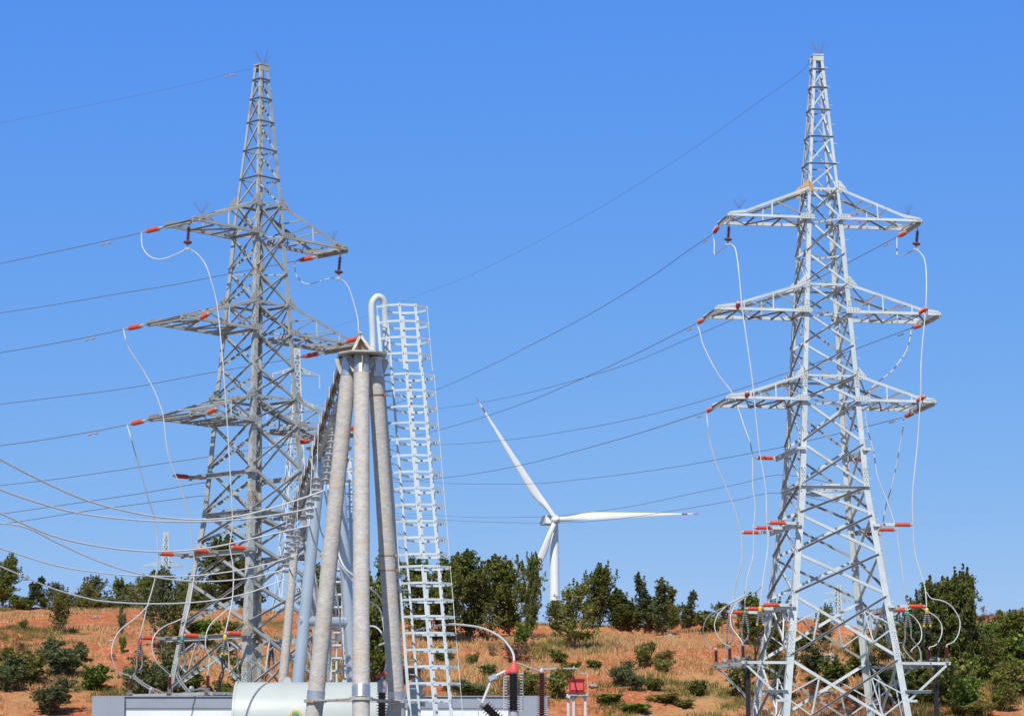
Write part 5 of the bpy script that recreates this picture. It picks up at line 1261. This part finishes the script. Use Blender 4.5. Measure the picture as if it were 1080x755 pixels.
# rocks
def rock(px, y, Y, s, seed, label):
    m = MB(); rr = random.Random(seed); import bmesh
    bm = bmesh.new(); bmesh.ops.create_icosphere(bm, subdivisions=3, radius=1)
    for v in bm.verts:
        n = mnoise.noise(v.co * 1.3 + Vector((seed * 3.1, 0, 0))) * .45 + mnoise.noise(v.co * 3.5 + Vector((seed, 2, 0))) * .18
        v.co *= (1 + n); v.co.z *= .62
    p = at(px, y, Y); p.z = ground(p.x, Y) + s * .25
    me = bpy.data.meshes.new('rock'); bm.to_mesh(me); bm.free(); me.materials.append(ROCK)
    o = bpy.data.objects.new('rock', me); col.objects.link(o); o.location = p; o.scale = (s * rr.uniform(.9, 1.3), s, s * rr.uniform(.8, 1.2)); o.rotation_euler = (0, 0, rr.uniform(0, 6)); tag(o, label, 'rock', 'pale rocks on the slope')
for a in ((874, 727, 132, .55, 1, 'grey boulder inside the base of the right pylon'), (858, 688, 156, .45, 2, 'small rock near the crest inside the right pylon'), (1042, 722, 132, .75, 3, 'pale pinkish rock at the right'), (1006, 705, 140, .5, 4, 'grey rock below the domed tree'), (706, 690, 147, .28, 5, 'small pale stone on the middle slope'),
          (585, 735, 126, .35, 6, 'pale stone left of the red box'), (872, 750, 122, .4, 7, 'pale stone at the bottom inside the right pylon'), (1030, 735, 126, .4, 8, 'grey stone below the pinkish rock'), (626, 735, 124, .22, 9, 'pale flat stone right of the red box')): rock(*a)

for i in range(40):
    rr_ = random.Random(500 + i); Y = rr_.uniform(120, 164); px = rr_.choice((rr_.uniform(440, 780), rr_.uniform(10, 250), rr_.uniform(840, 1060)))
    x = (px - 540) / F * Y; o = bpy.data.objects.new('stone', bpy.data.objects['rock'].data); col.objects.link(o); o.location = (x, Y, ground(x, Y) + .02); k_ = rr_.uniform(.07, .2)
    o.scale = (k_ * 1.4, k_, k_ * .8); o.rotation_euler = (0, 0, rr_.uniform(0, 6)); tag(o, 'small loose stone on the red slope, too small to tell apart', 'stone', 'small loose stones on the slope')
# grass: nobody could count it
def grass(name, n_t, seed, h, wd, colr, thr, scale, label, ph, ymin=112, ymax=176):
    rng = np.random.default_rng(seed); rr = random.Random(seed); P = []; 
    while len(P) < n_t:
        Y = ymin + (ymax - ymin) * rr.random(); x = (rr.uniform(-20, 1100) - 540) / F * Y
        if mnoise.noise(Vector((x * scale + ph, Y * scale * .6, ph))) + .5 * mnoise.noise(Vector((x * scale * 3, Y * scale * 2.5, ph + 5))) + rr.uniform(-.12, .12) > thr + (.22 if (x < -11 and Y > 146) else 0): P.append((x, Y, ground(x, Y)))
    P = np.array(P); nb = 11; b = np.repeat(P, nb, axis=0); n = len(b)
    b[:, :2] += rng.normal(size=(n, 2)) * .16; b[:, 2] -= .03
    an = rng.random(n) * 6.283; hh = h * (.5 + rng.random(n)); lean = rng.normal(size=(n, 2)) * .32 * hh[:, None]
    dx = np.stack([np.cos(an), np.sin(an)], 1) * wd / 2
    v = np.zeros((n, 3, 3)); v[:, 0] = b; v[:, 0, :2] -= dx; v[:, 1] = b; v[:, 1, :2] += dx; v[:, 2] = b; v[:, 2, :2] += lean; v[:, 2, 2] += hh
    me = bpy.data.meshes.new(name); me.vertices.add(3*n); me.vertices.foreach_set('co', v.ravel()); me.loops.add(3*n); me.loops.foreach_set('vertex_index', np.arange(3*n)); me.polygons.add(n)
    me.polygons.foreach_set('loop_start', np.arange(0, 3*n, 3)); me.polygons.foreach_set('loop_total', np.full(n, 3)); me.update(); me.validate()
    me.materials.append(mat(name + '_blades', colr[0], .8, island=colr, trans=.3)); o = bpy.data.objects.new(name, me); col.objects.link(o); tag(o, label, 'grass', None, 'stuff')
grass('dry_grass', 12000, 3, .24, .055, [(.42, .23, .09), (.54, .34, .15), (.64, .46, .24)], .06, .16, 'dry straw-coloured grass covering parts of the red slope', 4.0)
grass('green_grass', 6500, 5, .24, .055, [(.08, .10, .02), (.15, .16, .035), (.26, .22, .06)], .22, .17, 'patches of short green grass and weeds on the red slope', 9.0)
